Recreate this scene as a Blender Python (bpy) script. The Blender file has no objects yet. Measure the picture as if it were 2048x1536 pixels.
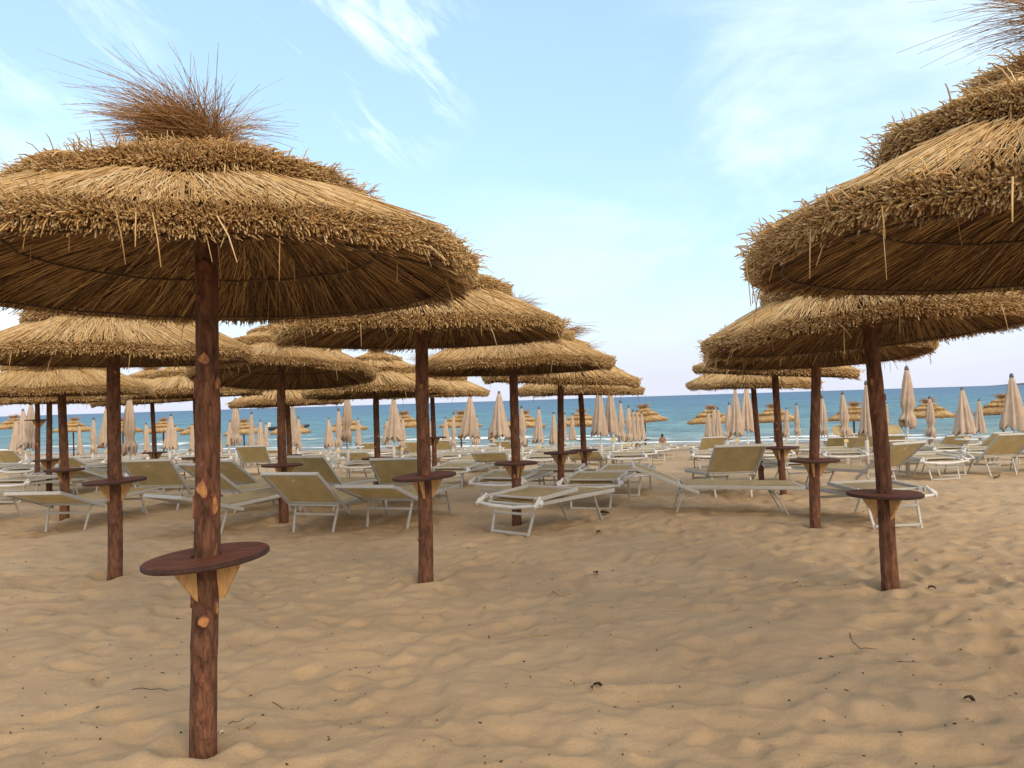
import bpy, math, random
import numpy as np
from mathutils import Vector, Matrix

random.seed(7)
RNG = np.random.default_rng(11)
PI = math.pi
R = math.radians
SC = bpy.context.scene
COL = SC.collection

# ------------------------------------------------------------------ camera
F = 1600.0            # focal length in pixels of the 2048 px wide photograph
EYE = Vector((0.0, 0.0, 1.5))
cam = bpy.data.cameras.new("camera")
cam_o = bpy.data.objects.new("camera", cam)
COL.objects.link(cam_o)
cam.sensor_width = 36.0
cam.lens = F / 2048 * 36.0
cam.clip_start = 0.05
cam.clip_end = 40000
M_ROT = Matrix.Rotation(R(90 + 1.18), 3, 'X') @ Matrix.Rotation(R(-1.79), 3, 'Z')
cam_o.matrix_world = Matrix.Translation(EYE) @ M_ROT.to_4x4()
SC.camera = cam_o


def ray(px, py):
    return (M_ROT @ Vector(((px - 1024) / F, -(py - 768) / F, -1.0)))


def at_depth(px, py, d):
    v = ray(px, py)
    return EYE + v * (d / v.y)


def to_px(p):
    q = M_ROT.transposed() @ (Vector(p) - EYE)
    return 1024 + F * q.x / -q.z, 768 - F * q.y / -q.z


def x_for(px, z, d):
    x = (px - 1024) / F * d
    for _ in range(4):
        x += (px - to_px((x, d, z))[0]) / F * d
    return x


# ------------------------------------------------------------------ terrain
K_S = 0.28
PROF_S = [-60, 9, 13, 17, 20, 30, 42, 50, 55, 60, 72, 110, 400]
PROF_Z = [0, 0, -.08, -.20, -.30, -.75, -1.38, -1.60, -1.68, -1.85, -2.6, -4.2, -20]
SEA_Z = -1.70


def base_h(x, y):
    s = y + K_S * x
    return np.interp(s, PROF_S, PROF_Z)


def vnoise(x, y, seed):
    """smooth value noise on arrays"""
    r = np.random.default_rng(seed)
    T = r.uniform(-1, 1, (256, 256))
    xi = np.floor(x).astype(int); yi = np.floor(y).astype(int)
    fx = x - xi; fy = y - yi
    fx = fx * fx * fx * (fx * (fx * 6 - 15) + 10); fy = fy * fy * fy * (fy * (fy * 6 - 15) + 10)
    a = T[xi & 255, yi & 255]; b = T[(xi + 1) & 255, yi & 255]
    c = T[xi & 255, (yi + 1) & 255]; d = T[(xi + 1) & 255, (yi + 1) & 255]
    return (a * (1 - fx) + b * fx) * (1 - fy) + (c * (1 - fx) + d * fx) * fy


# trampled sand: soft footprints stamped into a raster
RX0, RX1, RY0, RY1, RS = -13.0, 13.0, 1.5, 18.5, 0.02
NXR = int((RX1 - RX0) / RS); NYR = int((RY1 - RY0) / RS)
PITS = np.zeros((NXR, NYR))


def blur(A, n):
    for ax in (0, 1):
        for _ in range(2):
            pad = [(0, 0), (0, 0)]; pad[ax] = (n + 1, n)
            c = np.cumsum(np.pad(A, pad, mode='edge'), axis=ax)
            if ax == 0:
                A = (c[2 * n + 1:] - c[:-(2 * n + 1)]) / (2 * n + 1)
            else:
                A = (c[:, 2 * n + 1:] - c[:, :-(2 * n + 1)]) / (2 * n + 1)
    return A


def stamp(cx, cy, a, b, ang, depth, rim=0.3):
    m = 2.2 * max(a, b)
    i0 = max(0, int((cx - m - RX0) / RS)); i1 = min(NXR, int((cx + m - RX0) / RS))
    j0 = max(0, int((cy - m - RY0) / RS)); j1 = min(NYR, int((cy + m - RY0) / RS))
    if i1 <= i0 or j1 <= j0:
        return
    X = RX0 + (np.arange(i0, i1)[:, None] + .5) * RS - cx
    Y = RY0 + (np.arange(j0, j1)[None, :] + .5) * RS - cy
    u = (X * math.cos(ang) + Y * math.sin(ang)) / a
    v = (-X * math.sin(ang) + Y * math.cos(ang)) / b
    q = u * u + v * v
    prof = -depth * np.exp(-(q ** 2.3)) + depth * rim * np.exp(-((np.sqrt(q) - 1.35) ** 2) / .12)
    sub = PITS[i0:i1, j0:j1]
    # a fresh print wipes part of what it lands on
    w = np.exp(-(q ** 3)) * .85
    PITS[i0:i1, j0:j1] = sub * (1 - w) + prof


for _ in range(10500):
    stamp(RNG.uniform(RX0, RX1), RNG.uniform(RY0, RY1), RNG.uniform(.06, .20), RNG.uniform(.045, .11),
          RNG.normal(0.35, .9), RNG.uniform(.006, .042), RNG.uniform(.02, .22))
PITS = blur(PITS, 1) * .4 + PITS * .6


def bumps(x, y):
    x = np.asarray(x, float); y = np.asarray(y, float)
    h = .030 * vnoise(x * .55 + 9, y * .7, 1) + .015 * vnoise(x * 1.3, y * 2.0, 2) + .010 * vnoise(x * 3.1, y * 4.3, 3)
    # wind-drifted crests
    h = h + .0035 * vnoise(x * 11, y * 12, 14) + .002 * vnoise(x * 23, y * 25, 15)
    wx = x + .35 * vnoise(x * 1.1, y * 1.1, 5); wy = y + .3 * vnoise(x * 1.3 + 4, y * 1.3, 6)
    rdg = 1 - np.abs(vnoise(wx * 1.25, wy * 2.4, 7)); h = h + .018 * (rdg ** 2 - .5)
    r2 = 1 - np.abs(vnoise(wx * 3.1 + 3, wy * 4.6, 17)); r3 = 1 - np.abs(vnoise(wx * 6.8 + 1, wy * 9.2, 18))
    h = h + .012 * (r2 ** 3 - .4) * (.6 + .6 * vnoise(x * .5, y * .5, 19)) + .0055 * (r3 ** 3 - .4)
    fi = np.clip((x - RX0) / RS - .5, 0, NXR - 2.001); fj = np.clip((y - RY0) / RS - .5, 0, NYR - 2.001)
    i = fi.astype(int); j = fj.astype(int); u = fi - i; v = fj - j
    p = (PITS[i, j] * (1 - u) + PITS[i + 1, j] * u) * (1 - v) + (PITS[i, j + 1] * (1 - u) + PITS[i + 1, j + 1] * u) * v
    e = np.clip(np.minimum.reduce([x - RX0, RX1 - x, y - RY0, RY1 - y]) / 1.5, 0, 1)
    far = .016 * vnoise(x * 2.1, y * 2.4, 8) + .012 * vnoise(x * 4.6, y * 5.1, 9)
    h = h + 1.0 * p * e + far * (1 - e)
    s = y + K_S * x
    wet = np.clip((s - 48) / 5, 0, 1)
    return h * (1 - wet)


DIGS = []      # small hollows and collars of sand round the poles: (x, y, radius, depth)


def ground(x, y):
    x = np.asarray(x, float); y = np.asarray(y, float)
    h = base_h(x, y) + bumps(x, y)
    for (cx, cy, r, dp) in DIGS:
        q = ((x - cx) ** 2 + (y - cy) ** 2) / (r * r)
        h = h - dp * np.exp(-q) + dp * .45 * np.exp(-((np.sqrt(q) - 1.9) ** 2) / .3)
    return h


def gz(x, y):
    return float(ground(np.array([x]), np.array([y]))[0])


def gpos(px, py):
    """where the ray through a pixel meets the smooth ground"""
    v = ray(px, py); lo = 1.0
    for k in range(1, 4000):
        d = 1.0 + k * .03
        p = EYE + v * (d / v.y)
        if p.z < float(base_h(p.x, p.y)):
            return p.x, p.y
    return p.x, p.y


# ------------------------------------------------------------------ materials
def new_mat(name):
    m = bpy.data.materials.new(name); m.use_nodes = True
    nt = m.node_tree; nt.nodes.clear()
    return m, nt, nt.nodes, nt.links


def N(nodes, typ, **kw):
    n = nodes.new(typ)
    for k, v in kw.items():
        if k == 'inp':
            for a, b in v.items():
                n.inputs[a].default_value = b
        else:
            setattr(n, k, v)
    return n


def ramp(nodes, stops):
    n = nodes.new('ShaderNodeValToRGB')
    el = n.color_ramp.elements
    while len(el) < len(stops):
        el.new(.5)
    for e, (p, c) in zip(el, stops):
        e.position = p; e.color = (c[0], c[1], c[2], 1)
    return n


def simple_mat(name, color, rough=.6, noise=.12, scale=25., bump=0., spec=.5, metallic=0., stretch=None, transl=0.):
    m, nt, nd, L = new_mat(name)
    out = N(nd, 'ShaderNodeOutputMaterial')
    b = N(nd, 'ShaderNodeBsdfPrincipled', inp={'Roughness': rough, 'Specular IOR Level': spec, 'Metallic': metallic})
    tc = N(nd, 'ShaderNodeTexCoord')
    mp = N(nd, 'ShaderNodeMapping')
    if stretch:
        mp.inputs['Scale'].default_value = stretch
    L.new(tc.outputs['Object'], mp.inputs['Vector'])
    nz = N(nd, 'ShaderNodeTexNoise', inp={'Scale': scale, 'Detail': 5.0, 'Roughness': .6})
    L.new(mp.outputs['Vector'], nz.inputs['Vector'])
    lo = tuple(c * (1 - noise * 1.6) for c in color); hi = tuple(min(1, c * (1 + noise * 1.3)) for c in color)
    rp = ramp(nd, [(.3, lo), (.7, hi)])
    L.new(nz.outputs['Fac'], rp.inputs['Fac'])
    L.new(rp.outputs['Color'], b.inputs['Base Color'])
    if bump:
        bp = N(nd, 'ShaderNodeBump', inp={'Strength': bump, 'Distance': .004})
        L.new(nz.outputs['Fac'], bp.inputs['Height']); L.new(bp.outputs['Normal'], b.inputs['Normal'])
    if transl:
        tr = N(nd, 'ShaderNodeBsdfTranslucent')
        L.new(rp.outputs['Color'], tr.inputs['Color'])
        mx = N(nd, 'ShaderNodeMixShader', inp={0: transl})
        L.new(b.outputs['BSDF'], mx.inputs[1]); L.new(tr.outputs['BSDF'], mx.inputs[2])
        L.new(mx.outputs[0], out.inputs['Surface'])
    else:
        L.new(b.outputs['BSDF'], out.inputs['Surface'])
    return m


def straw_mat(name, stops):
    m, nt, nd, L = new_mat(name)
    out = N(nd, 'ShaderNodeOutputMaterial')
    b = N(nd, 'ShaderNodeBsdfPrincipled', inp={'Roughness': .55, 'Specular IOR Level': .35})
    at = N(nd, 'ShaderNodeAttribute', attribute_name='tint')
    rp = ramp(nd, stops)
    L.new(at.outputs['Fac'], rp.inputs['Fac'])
    L.new(rp.outputs['Color'], b.inputs['Base Color'])
    tr = N(nd, 'ShaderNodeBsdfTranslucent')
    L.new(rp.outputs['Color'], tr.inputs['Color'])
    mx = N(nd, 'ShaderNodeMixShader', inp={0: .18})
    L.new(b.outputs['BSDF'], mx.inputs[1]); L.new(tr.outputs['BSDF'], mx.inputs[2])
    L.new(mx.outputs[0], out.inputs['Surface'])
    return m


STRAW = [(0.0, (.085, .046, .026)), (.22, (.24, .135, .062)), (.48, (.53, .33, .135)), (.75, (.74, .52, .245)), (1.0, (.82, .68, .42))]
MAT = {}
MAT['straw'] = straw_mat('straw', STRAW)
MAT['straw_core'] = simple_mat('straw_core', (.15, .082, .034), .9, .5, 60, .6, .2, stretch=(1, 1, 1))
MAT['tuft'] = straw_mat('tuft_straw', [(0, (.16, .08, .04)), (.5, (.46, .26, .115)), (1, (.68, .47, .25))])


def bark_mat():
    m, nt, nd, L = new_mat('bark')
    out = N(nd, 'ShaderNodeOutputMaterial')
    b = N(nd, 'ShaderNodeBsdfPrincipled', inp={'Roughness': .85, 'Specular IOR Level': .25})
    tc = N(nd, 'ShaderNodeTexCoord')
    mp = N(nd, 'ShaderNodeMapping'); mp.inputs['Scale'].default_value = (1, 1, .27)
    L.new(tc.outputs['Object'], mp.inputs['Vector'])
    n1 = N(nd, 'ShaderNodeTexNoise', inp={'Scale': 34., 'Detail': 8., 'Roughness': .7})
    n2 = N(nd, 'ShaderNodeTexNoise', inp={'Scale': 5.5, 'Detail': 4., 'Roughness': .55})
    vo = N(nd, 'ShaderNodeTexVoronoi', feature='DISTANCE_TO_EDGE', inp={'Scale': 26.})
    for n in (n1, n2):
        L.new(mp.outputs['Vector'], n.inputs['Vector'])
    dn = N(nd, 'ShaderNodeVectorMath', operation='MULTIPLY_ADD'); dn.inputs[1].default_value = (.06, .06, .06)
    L.new(n1.outputs['Color'], dn.inputs[0]); L.new(mp.outputs['Vector'], dn.inputs[2]); L.new(dn.outputs[0], vo.inputs['Vector'])
    r1 = ramp(nd, [(.30, (.035, .021, .016)), (.47, (.135, .070, .045)), (.60, (.21, .108, .068)), (.8, (.31, .20, .145))])
    L.new(n1.outputs['Fac'], r1.inputs['Fac'])
    r2 = ramp(nd, [(.36, (.72, .66, .64)), (.6, (1.12, 1.0, .93))])
    L.new(n2.outputs['Fac'], r2.inputs['Fac'])
    mu = N(nd, 'ShaderNodeMixRGB', blend_type='MULTIPLY', inp={0: 1.})
    L.new(r1.outputs['Color'], mu.inputs[1]); L.new(r2.outputs['Color'], mu.inputs[2])
    L.new(mu.outputs[0], b.inputs['Base Color'])
    rv = ramp(nd, [(0, (0, 0, 0)), (.09, (1, 1, 1))])
    L.new(vo.outputs['Distance'], rv.inputs['Fac'])
    ad = N(nd, 'ShaderNodeMath', operation='MULTIPLY_ADD', inp={1: .22})
    L.new(rv.outputs['Color'], ad.inputs[0]); L.new(n1.outputs['Fac'], ad.inputs[2])
    bp = N(nd, 'ShaderNodeBump', inp={'Strength': 1., 'Distance': .012})
    L.new(ad.outputs[0], bp.inputs['Height']); L.new(bp.outputs['Normal'], b.inputs['Normal'])
    L.new(b.outputs['BSDF'], out.inputs['Surface'])
    return m


MAT['bark'] = bark_mat()
MAT['knot'] = simple_mat('cut_wood', (.36, .165, .058), .65, .35, 42, .4)
MAT['knot_dark'] = simple_mat('dark_scar', (.16, .055, .03), .8, .4, 30, .5)
MAT['table'] = simple_mat('stained_plywood', (.155, .055, .028), .8, .35, 9, .25, .2, stretch=(1, 6, 1))
MAT['table_edge'] = simple_mat('plywood_edge', (.045, .018, .014), .8, .3, 30, .2)
MAT['bracket'] = simple_mat('raw_plywood', (.50, .29, .115), .65, .2, 14, .2, stretch=(6, 1, 1))
MAT['rod'] = simple_mat('cane_rod', (.085, .05, .03), .8, .3, 40, .3)
MAT['lath'] = simple_mat('cane_lath', (.26, .165, .085), .8, .3, 40, .3)
MAT['alu'] = simple_mat('white_painted_aluminium', (.44, .44, .415), .38, .06, 18, .05, .5)
MAT['white'] = simple_mat('white_plastic', (.62, .62, .60), .45, .05, 12, 0)
MAT['sling'] = simple_mat('cream_mesh_fabric', (.66, .55, .335), .75, .09, 5, .2, .3, transl=.55)
MAT['cloth'] = simple_mat('beige_canvas', (.58, .475, .385), .85, .08, 6, .15, .2, transl=.18)
MAT['cap'] = simple_mat('grey_plastic_cap', (.10, .11, .12), .5, .1, 20)
MAT['plate'] = simple_mat('pale_yellow_plate', (.62, .50, .27), .6, .1, 15)
MAT['dark_twig'] = simple_mat('dark_twig', (.07, .045, .03), .9, .3, 40)
MAT['dry_straw'] = simple_mat('dry_straw', (.42, .29, .13), .8, .2, 40)
MAT['leaf'] = simple_mat('dry_leaf', (.09, .05, .028), .85, .35, 30)
MAT['green_cap'] = simple_mat('green_plastic', (.02, .22, .09), .4, .1, 20)
MAT['shell'] = simple_mat('shell_white', (.6, .52, .42), .6, .1, 30)
MAT['hull_dark'] = simple_mat('dark_rubber', (.018, .022, .03), .5, .2, 6)
MAT['skin'] = simple_mat('skin', (.30, .12, .075), .6, .1, 12)
MAT['hair'] = simple_mat('dark_hair', (.03, .017, .012), .6, .2, 30)
MAT['swim'] = simple_mat('red_fabric', (.28, .035, .05), .8, .1, 20)


def sand_mat():
    m, nt, nd, L = new_mat('sand')
    out = N(nd, 'ShaderNodeOutputMaterial')
    b = N(nd, 'ShaderNodeBsdfPrincipled', inp={'Roughness': .95, 'Specular IOR Level': .12})
    g = N(nd, 'ShaderNodeNewGeometry')
    n1 = N(nd, 'ShaderNodeTexNoise', inp={'Scale': .8, 'Detail': 6., 'Roughness': .6})
    n2 = N(nd, 'ShaderNodeTexNoise', inp={'Scale': 160., 'Detail': 4., 'Roughness': .75})
    n3 = N(nd, 'ShaderNodeTexNoise', inp={'Scale': 14., 'Detail': 6., 'Roughness': .6})
    for n in (n1, n2, n3):
        L.new(g.outputs['Position'], n.inputs['Vector'])
    r1 = ramp(nd, [(.3, (.39, .282, .172)), (.52, (.44, .323, .200)), (.75, (.475, .355, .228))])
    L.new(n1.outputs['Fac'], r1.inputs['Fac'])
    r2 = ramp(nd, [(.3, (.72, .70, .68)), (.5, (1, 1, 1)), (.72, (1.2, 1.19, 1.16))])
    L.new(n2.outputs['Fac'], r2.inputs['Fac'])
    mu = N(nd, 'ShaderNodeMixRGB', blend_type='MULTIPLY', inp={0: .75})
    L.new(r1.outputs['Color'], mu.inputs[1]); L.new(r2.outputs['Color'], mu.inputs[2])
    # wet sand along the water's edge
    at = N(nd, 'ShaderNodeAttribute', attribute_name='wet')
    mw = N(nd, 'ShaderNodeMixRGB', inp={2: (.22, .135, .075, 1)})
    L.new(at.outputs['Fac'], mw.inputs[0]); L.new(mu.outputs[0], mw.inputs[1])
    L.new(mw.outputs[0], b.inputs['Base Color'])
    rr = N(nd, 'ShaderNodeMapRange', inp={'To Min': .95, 'To Max': .45})
    L.new(at.outputs['Fac'], rr.inputs['Value']); L.new(rr.outputs[0], b.inputs['Roughness'])
    ad = N(nd, 'ShaderNodeMath', operation='MULTIPLY_ADD', inp={1: .22})
    L.new(n2.outputs['Fac'], ad.inputs[0]); L.new(n3.outputs['Fac'], ad.inputs[2])
    bp = N(nd, 'ShaderNodeBump', inp={'Strength': .5, 'Distance': .03})
    L.new(ad.outputs[0], bp.inputs['Height']); L.new(bp.outputs['Normal'], b.inputs['Normal'])
    L.new(b.outputs['BSDF'], out.inputs['Surface'])
    return m


def sea_mat():
    m, nt, nd, L = new_mat('sea_water')
    out = N(nd, 'ShaderNodeOutputMaterial')
    b = N(nd, 'ShaderNodeBsdfDiffuse'); gl = N(nd, 'ShaderNodeBsdfGlossy', inp={'Roughness': .22})
    wm = N(nd, 'ShaderNodeMixShader', inp={0: .26}); L.new(b.outputs[0], wm.inputs[1]); L.new(gl.outputs[0], wm.inputs[2])
    # water colour follows the depth of the sea (offshore distance)
    at = N(nd, 'ShaderNodeAttribute', attribute_name='offshore')
    r = ramp(nd, [(0., (.30, .33, .31)), (.10, (.20, .30, .30)), (.22, (.12, .265, .29)), (.38, (.075, .225, .29)), (.55, (.05, .175, .28)), (.78, (.04, .12, .25)), (1., (.045, .11, .235))])
    L.new(at.outputs['Fac'], r.inputs['Fac'])
    g = N(nd, 'ShaderNodeNewGeometry')
    mp = N(nd, 'ShaderNodeMapping'); mp.inputs['Rotation'].default_value = (0, 0, math.atan(K_S)); mp.inputs['Scale'].default_value = (.42, .30, 1)
    L.new(g.outputs['Position'], mp.inputs['Vector'])
    n1 = N(nd, 'ShaderNodeTexNoise', inp={'Scale': .5, 'Detail': 8., 'Roughness': .74})
    n2 = N(nd, 'ShaderNodeTexNoise', inp={'Scale': 2.6, 'Detail': 5., 'Roughness': .6})
    n3 = N(nd, 'ShaderNodeTexNoise', inp={'Scale': .06, 'Detail': 4., 'Roughness': .6})
    for n in (n1, n2, n3):
        L.new(mp.outputs['Vector'], n.inputs['Vector'])
    rv = ramp(nd, [(.36, (.38, .46, .56)), (.49, (.9, .92, .94)), (.60, (1.45, 1.4, 1.3)), (.72, (2.3, 2.1, 1.9))])
    L.new(n1.outputs['Fac'], rv.inputs['Fac'])
    mu = N(nd, 'ShaderNodeMixRGB', blend_type='MULTIPLY', inp={0: .8})
    L.new(r.outputs['Color'], mu.inputs[1]); L.new(rv.outputs['Color'], mu.inputs[2])
    rv2 = ramp(nd, [(.4, (.8, .85, .9)), (.6, (1.15, 1.1, 1.05))])
    L.new(n3.outputs['Fac'], rv2.inputs['Fac'])
    mu2 = N(nd, 'ShaderNodeMixRGB', blend_type='MULTIPLY', inp={0: .8})
    L.new(mu.outputs[0], mu2.inputs[1]); L.new(rv2.outputs['Color'], mu2.inputs[2])
    L.new(mu2.outputs[0], b.inputs['Color'])
    ad = N(nd, 'ShaderNodeMath', operation='MULTIPLY_ADD', inp={1: .35})
    L.new(n2.outputs['Fac'], ad.inputs[0]); L.new(n1.outputs['Fac'], ad.inputs[2])
    bp = N(nd, 'ShaderNodeBump', inp={'Strength': 1., 'Distance': .9})
    L.new(ad.outputs[0], bp.inputs['Height']); L.new(bp.outputs['Normal'], b.inputs['Normal']); L.new(bp.outputs['Normal'], gl.inputs['Normal'])
    # foam on the breaking crests
    fo = N(nd, 'ShaderNodeAttribute', attribute_name='foam')
    nf = N(nd, 'ShaderNodeTexNoise', inp={'Scale': 1.3, 'Detail': 8., 'Roughness': .78})
    mf = N(nd, 'ShaderNodeMapping'); mf.inputs['Rotation'].default_value = (0, 0, math.atan(K_S)); mf.inputs['Scale'].default_value = (.45, 1, 1)
    L.new(g.outputs['Position'], mf.inputs['Vector']); L.new(mf.outputs['Vector'], nf.inputs['Vector'])
    sm = N(nd, 'ShaderNodeMath', operation='ADD'); L.new(fo.outputs['Fac'], sm.inputs[0]); L.new(nf.outputs['Fac'], sm.inputs[1])
    rf = N(nd, 'ShaderNodeMapRange', inp={'From Min': .76, 'From Max': .98})
    L.new(sm.outputs[0], rf.inputs['Value'])
    df = N(nd, 'ShaderNodeBsdfDiffuse', inp={'Color': (.80, .82, .82, 1)})
    mx = N(nd, 'ShaderNodeMixShader'); L.new(rf.outputs[0], mx.inputs[0]); L.new(wm.outputs[0], mx.inputs[1]); L.new(df.outputs[0], mx.inputs[2])
    L.new(mx.outputs[0], out.inputs['Surface'])
    return m


MAT['sand'] = sand_mat()
MAT['sea'] = sea_mat()
MAT['hill'] = simple_mat('hill_scrub', (.075, .085, .095), .95, .3, .01)

# ------------------------------------------------------------------ mesh helpers


def mesh_np(name, V, Q, T=None, mats=(), mi=None, attrs=None, smooth=True):
    """mesh from numpy arrays: V (n,3), Q (m,4) quads, T (k,3) triangles"""
    me = bpy.data.meshes.new(name)
    T = np.zeros((0, 3), np.int32) if T is None or len(T) == 0 else np.asarray(T, np.int32)
    Q = np.zeros((0, 4), np.int32) if Q is None or len(Q) == 0 else np.asarray(Q, np.int32)
    me.vertices.add(len(V)); me.vertices.foreach_set('co', np.asarray(V, np.float32).ravel())
    nl = Q.size + T.size
    me.loops.add(nl); me.loops.foreach_set('vertex_index', np.concatenate([Q.ravel(), T.ravel()]).astype(np.int32))
    nf = len(Q) + len(T)
    me.polygons.add(nf)
    st = np.concatenate([np.arange(len(Q)) * 4, Q.size + np.arange(len(T)) * 3]).astype(np.int32)
    me.polygons.foreach_set('loop_start', st)
    if mi is not None:
        me.polygons.foreach_set('material_index', np.asarray(mi, np.int32))
    if smooth is True:
        me.polygons.foreach_set('use_smooth', np.ones(nf, bool))
    elif smooth is not False:
        me.polygons.foreach_set('use_smooth', np.asarray(smooth, bool))
    for m in mats:
        me.materials.append(MAT[m])
    if attrs:
        for k, a in attrs.items():
            at = me.attributes.new(k, 'FLOAT', 'POINT'); at.data.foreach_set('value', np.asarray(a, np.float32))
    me.update(); me.validate()
    return me


def link(name, me, parent=None, loc=None, rot=None):
    o = bpy.data.objects.new(name, me); COL.objects.link(o)
    if parent:
        o.parent = parent
    if loc is not None:
        o.location = loc
    if rot is not None:
        o.rotation_euler = rot
    return o


def tag(o, label, cat, group=None, kind=None):
    if label:
        o['label'] = label
    if cat:
        o['category'] = cat
    if group:
        o['group'] = group
    if kind:
        o['kind'] = kind
    return o


def empty(name, loc, rz=0.):
    o = bpy.data.objects.new(name, None); COL.objects.link(o)
    o.empty_display_size = .2; o.location = loc; o.rotation_euler = (0, 0, rz)
    return o


def copy_tree(o, parent=None):
    c = o.copy(); COL.objects.link(c)
    if parent:
        c.parent = parent
    for ch in o.children:
        copy_tree(ch, c)
    return c


class MB:
    """collects boxes, bars and tubes into one mesh"""

    def __init__(s):
        s.v = []; s.f = []; s.m = []

    def add(s, vs, fs, m=0):
        o = len(s.v); s.v += [tuple(p) for p in vs]
        s.f += [tuple(i + o for i in f) for f in fs]; s.m += [m] * len(fs)

    def bar(s, a, b, w, h, up=(0, 0, 1), m=0):
        a = Vector(a); b = Vector(b); d = (b - a).normalized(); u = Vector(up)
        x = d.cross(u)
        if x.length < 1e-4:
            x = d.cross(Vector((1, 0, 0)))
        x.normalize(); y = x.cross(d).normalized()
        c = min(w, h) * .22
        prof = [(-w / 2 + c, -h / 2), (w / 2 - c, -h / 2), (w / 2, -h / 2 + c), (w / 2, h / 2 - c), (w / 2 - c, h / 2), (-w / 2 + c, h / 2), (-w / 2, h / 2 - c), (-w / 2, -h / 2 + c)]
        vs = [p + x * q[0] + y * q[1] for p in (a, b) for q in prof]
        n = 8
        fs = [(i, (i + 1) % n, n + (i + 1) % n, n + i) for i in range(n)] + [tuple(range(n))[::-1], tuple(range(n, 2 * n))]
        s.add(vs, fs, m)

    def tube(s, pts, r, n=8, m=0, closed=False):
        pts = [Vector(p) for p in pts]; K = len(pts); rr = r if isinstance(r, (list, tuple)) else [r] * K
        vs = []; prev = None
        for i, p in enumerate(pts):
            if closed:
                d = pts[(i + 1) % K] - pts[i - 1]
            else:
                d = pts[min(i + 1, K - 1)] - pts[max(i - 1, 0)]
            d.normalize()
            x = d.cross(Vector((0, 0, 1))) if prev is None else prev - d * prev.dot(d)
            if x.length < 1e-4:
                x = d.cross(Vector((1, 0, 0)))
            x.normalize(); prev = x; y = d.cross(x)
            vs += [p + (x * math.cos(2 * PI * k / n) + y * math.sin(2 * PI * k / n)) * rr[i] for k in range(n)]
        fs = []
        for i in range(K if closed else K - 1):
            j = (i + 1) % K
            fs += [(i * n + k, i * n + (k + 1) % n, j * n + (k + 1) % n, j * n + k) for k in range(n)]
        if not closed:
            fs += [tuple(range(n))[::-1], tuple(range((K - 1) * n, K * n))]
        s.add(vs, fs, m)

    def lathe(s, prof, n=24, m=0, c=(0, 0, 0)):
        vs = [(c[0] + r * math.cos(2 * PI * k / n), c[1] + r * math.sin(2 * PI * k / n), c[2] + z) for r, z in prof for k in range(n)]
        fs = []
        for i in range(len(prof) - 1):
            fs += [(i * n + k, i * n + (k + 1) % n, (i + 1) * n + (k + 1) % n, (i + 1) * n + k) for k in range(n)]
        s.add(vs, fs, m)

    def mesh(s, name, mats, smooth=False):
        me = bpy.data.meshes.new(name); me.from_pydata(s.v, [], s.f)
        for m in mats:
            me.materials.append(MAT[m])
        me.polygons.foreach_set('material_index', s.m)
        if smooth:
            me.polygons.foreach_set('use_smooth', [True] * len(s.f))
        me.update()
        return me


# ------------------------------------------------------------------ straw


def straws(C, w, tint, taper=.6, cut=None):
    """C (n,k,3) centre lines -> triangular prisms; returns V, Q, T, tint per vertex"""
    n, k, _ = C.shape
    d = C[:, -1] - C[:, 0]
    d /= np.linalg.norm(d, axis=1, keepdims=True) + 1e-9
    rnd = RNG.normal(size=(n, 3))
    x = np.cross(d, rnd); x /= np.linalg.norm(x, axis=1, keepdims=True) + 1e-9
    y = np.cross(d, x)
    tp = np.linspace(1, taper, k)
    V = np.empty((n, k, 3, 3))
    for a in range(3):
        ang = 2 * PI * a / 3
        off = (x * math.cos(ang) + y * math.sin(ang)) * (w[:, None] * .58)
        V[:, :, a] = C + off[:, None, :] * tp[None, :, None]
    idx = np.arange(n * k * 3).reshape(n, k, 3)
    Q = []
    for i in range(k - 1):
        for a in range(3):
            b = (a + 1) % 3
            Q.append(np.stack([idx[:, i, a], idx[:, i, b], idx[:, i + 1, b], idx[:, i + 1, a]], -1))
    Q = np.concatenate(Q)
    T = idx[:, -1, :]
    A = np.repeat(tint, k * 3); V = V.reshape(-1, 3)
    if cut is not None:      # the sawn end of a reed is hollow and weathered: its own, darker face
        ends = V.reshape(n, k, 3, 3)[:, -1].reshape(-1, 3)
        T = (np.arange(n * 3) + len(V)).reshape(n, 3)
        V = np.concatenate([V, ends]); A = np.concatenate([A, np.repeat(cut, 3)])
    return V, Q, T, A


def cat(parts):
    Vs, Qs, Ts, As = [], [], [], []; o = 0
    for V, Q, T, A in parts:
        Vs.append(V); Qs.append(Q + o); Ts.append(T + o); As.append(A); o += len(V)
    return np.concatenate(Vs), np.concatenate(Qs), np.concatenate(Ts), np.concatenate(As)


def clump(th, r, seed):
    return vnoise(th * 9 + 50, r * 3.5 + 7, seed) * .5 + vnoise(th * 31 + 20, r * 6, seed + 1) * .5


TIERS = {
    # outer profile r -> z of the thatch surface, rim radius, rim bottom, rim top
    'skirt': dict(r=[.0, .30, .70, 1.05, 1.19], z=[.56, .475, .322, .155, .070], rim=1.235, zb=-.005, zt=.078),
    'tier': dict(r=[.0, .15, .45, .68], z=[.69, .63, .52, .405], rim=.765, zb=.32, zt=.41),
    'cap': dict(r=[.0, .08, .25, .40], z=[.76, .715, .645, .59], rim=.455, zb=.515, zt=.59),
}


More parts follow.
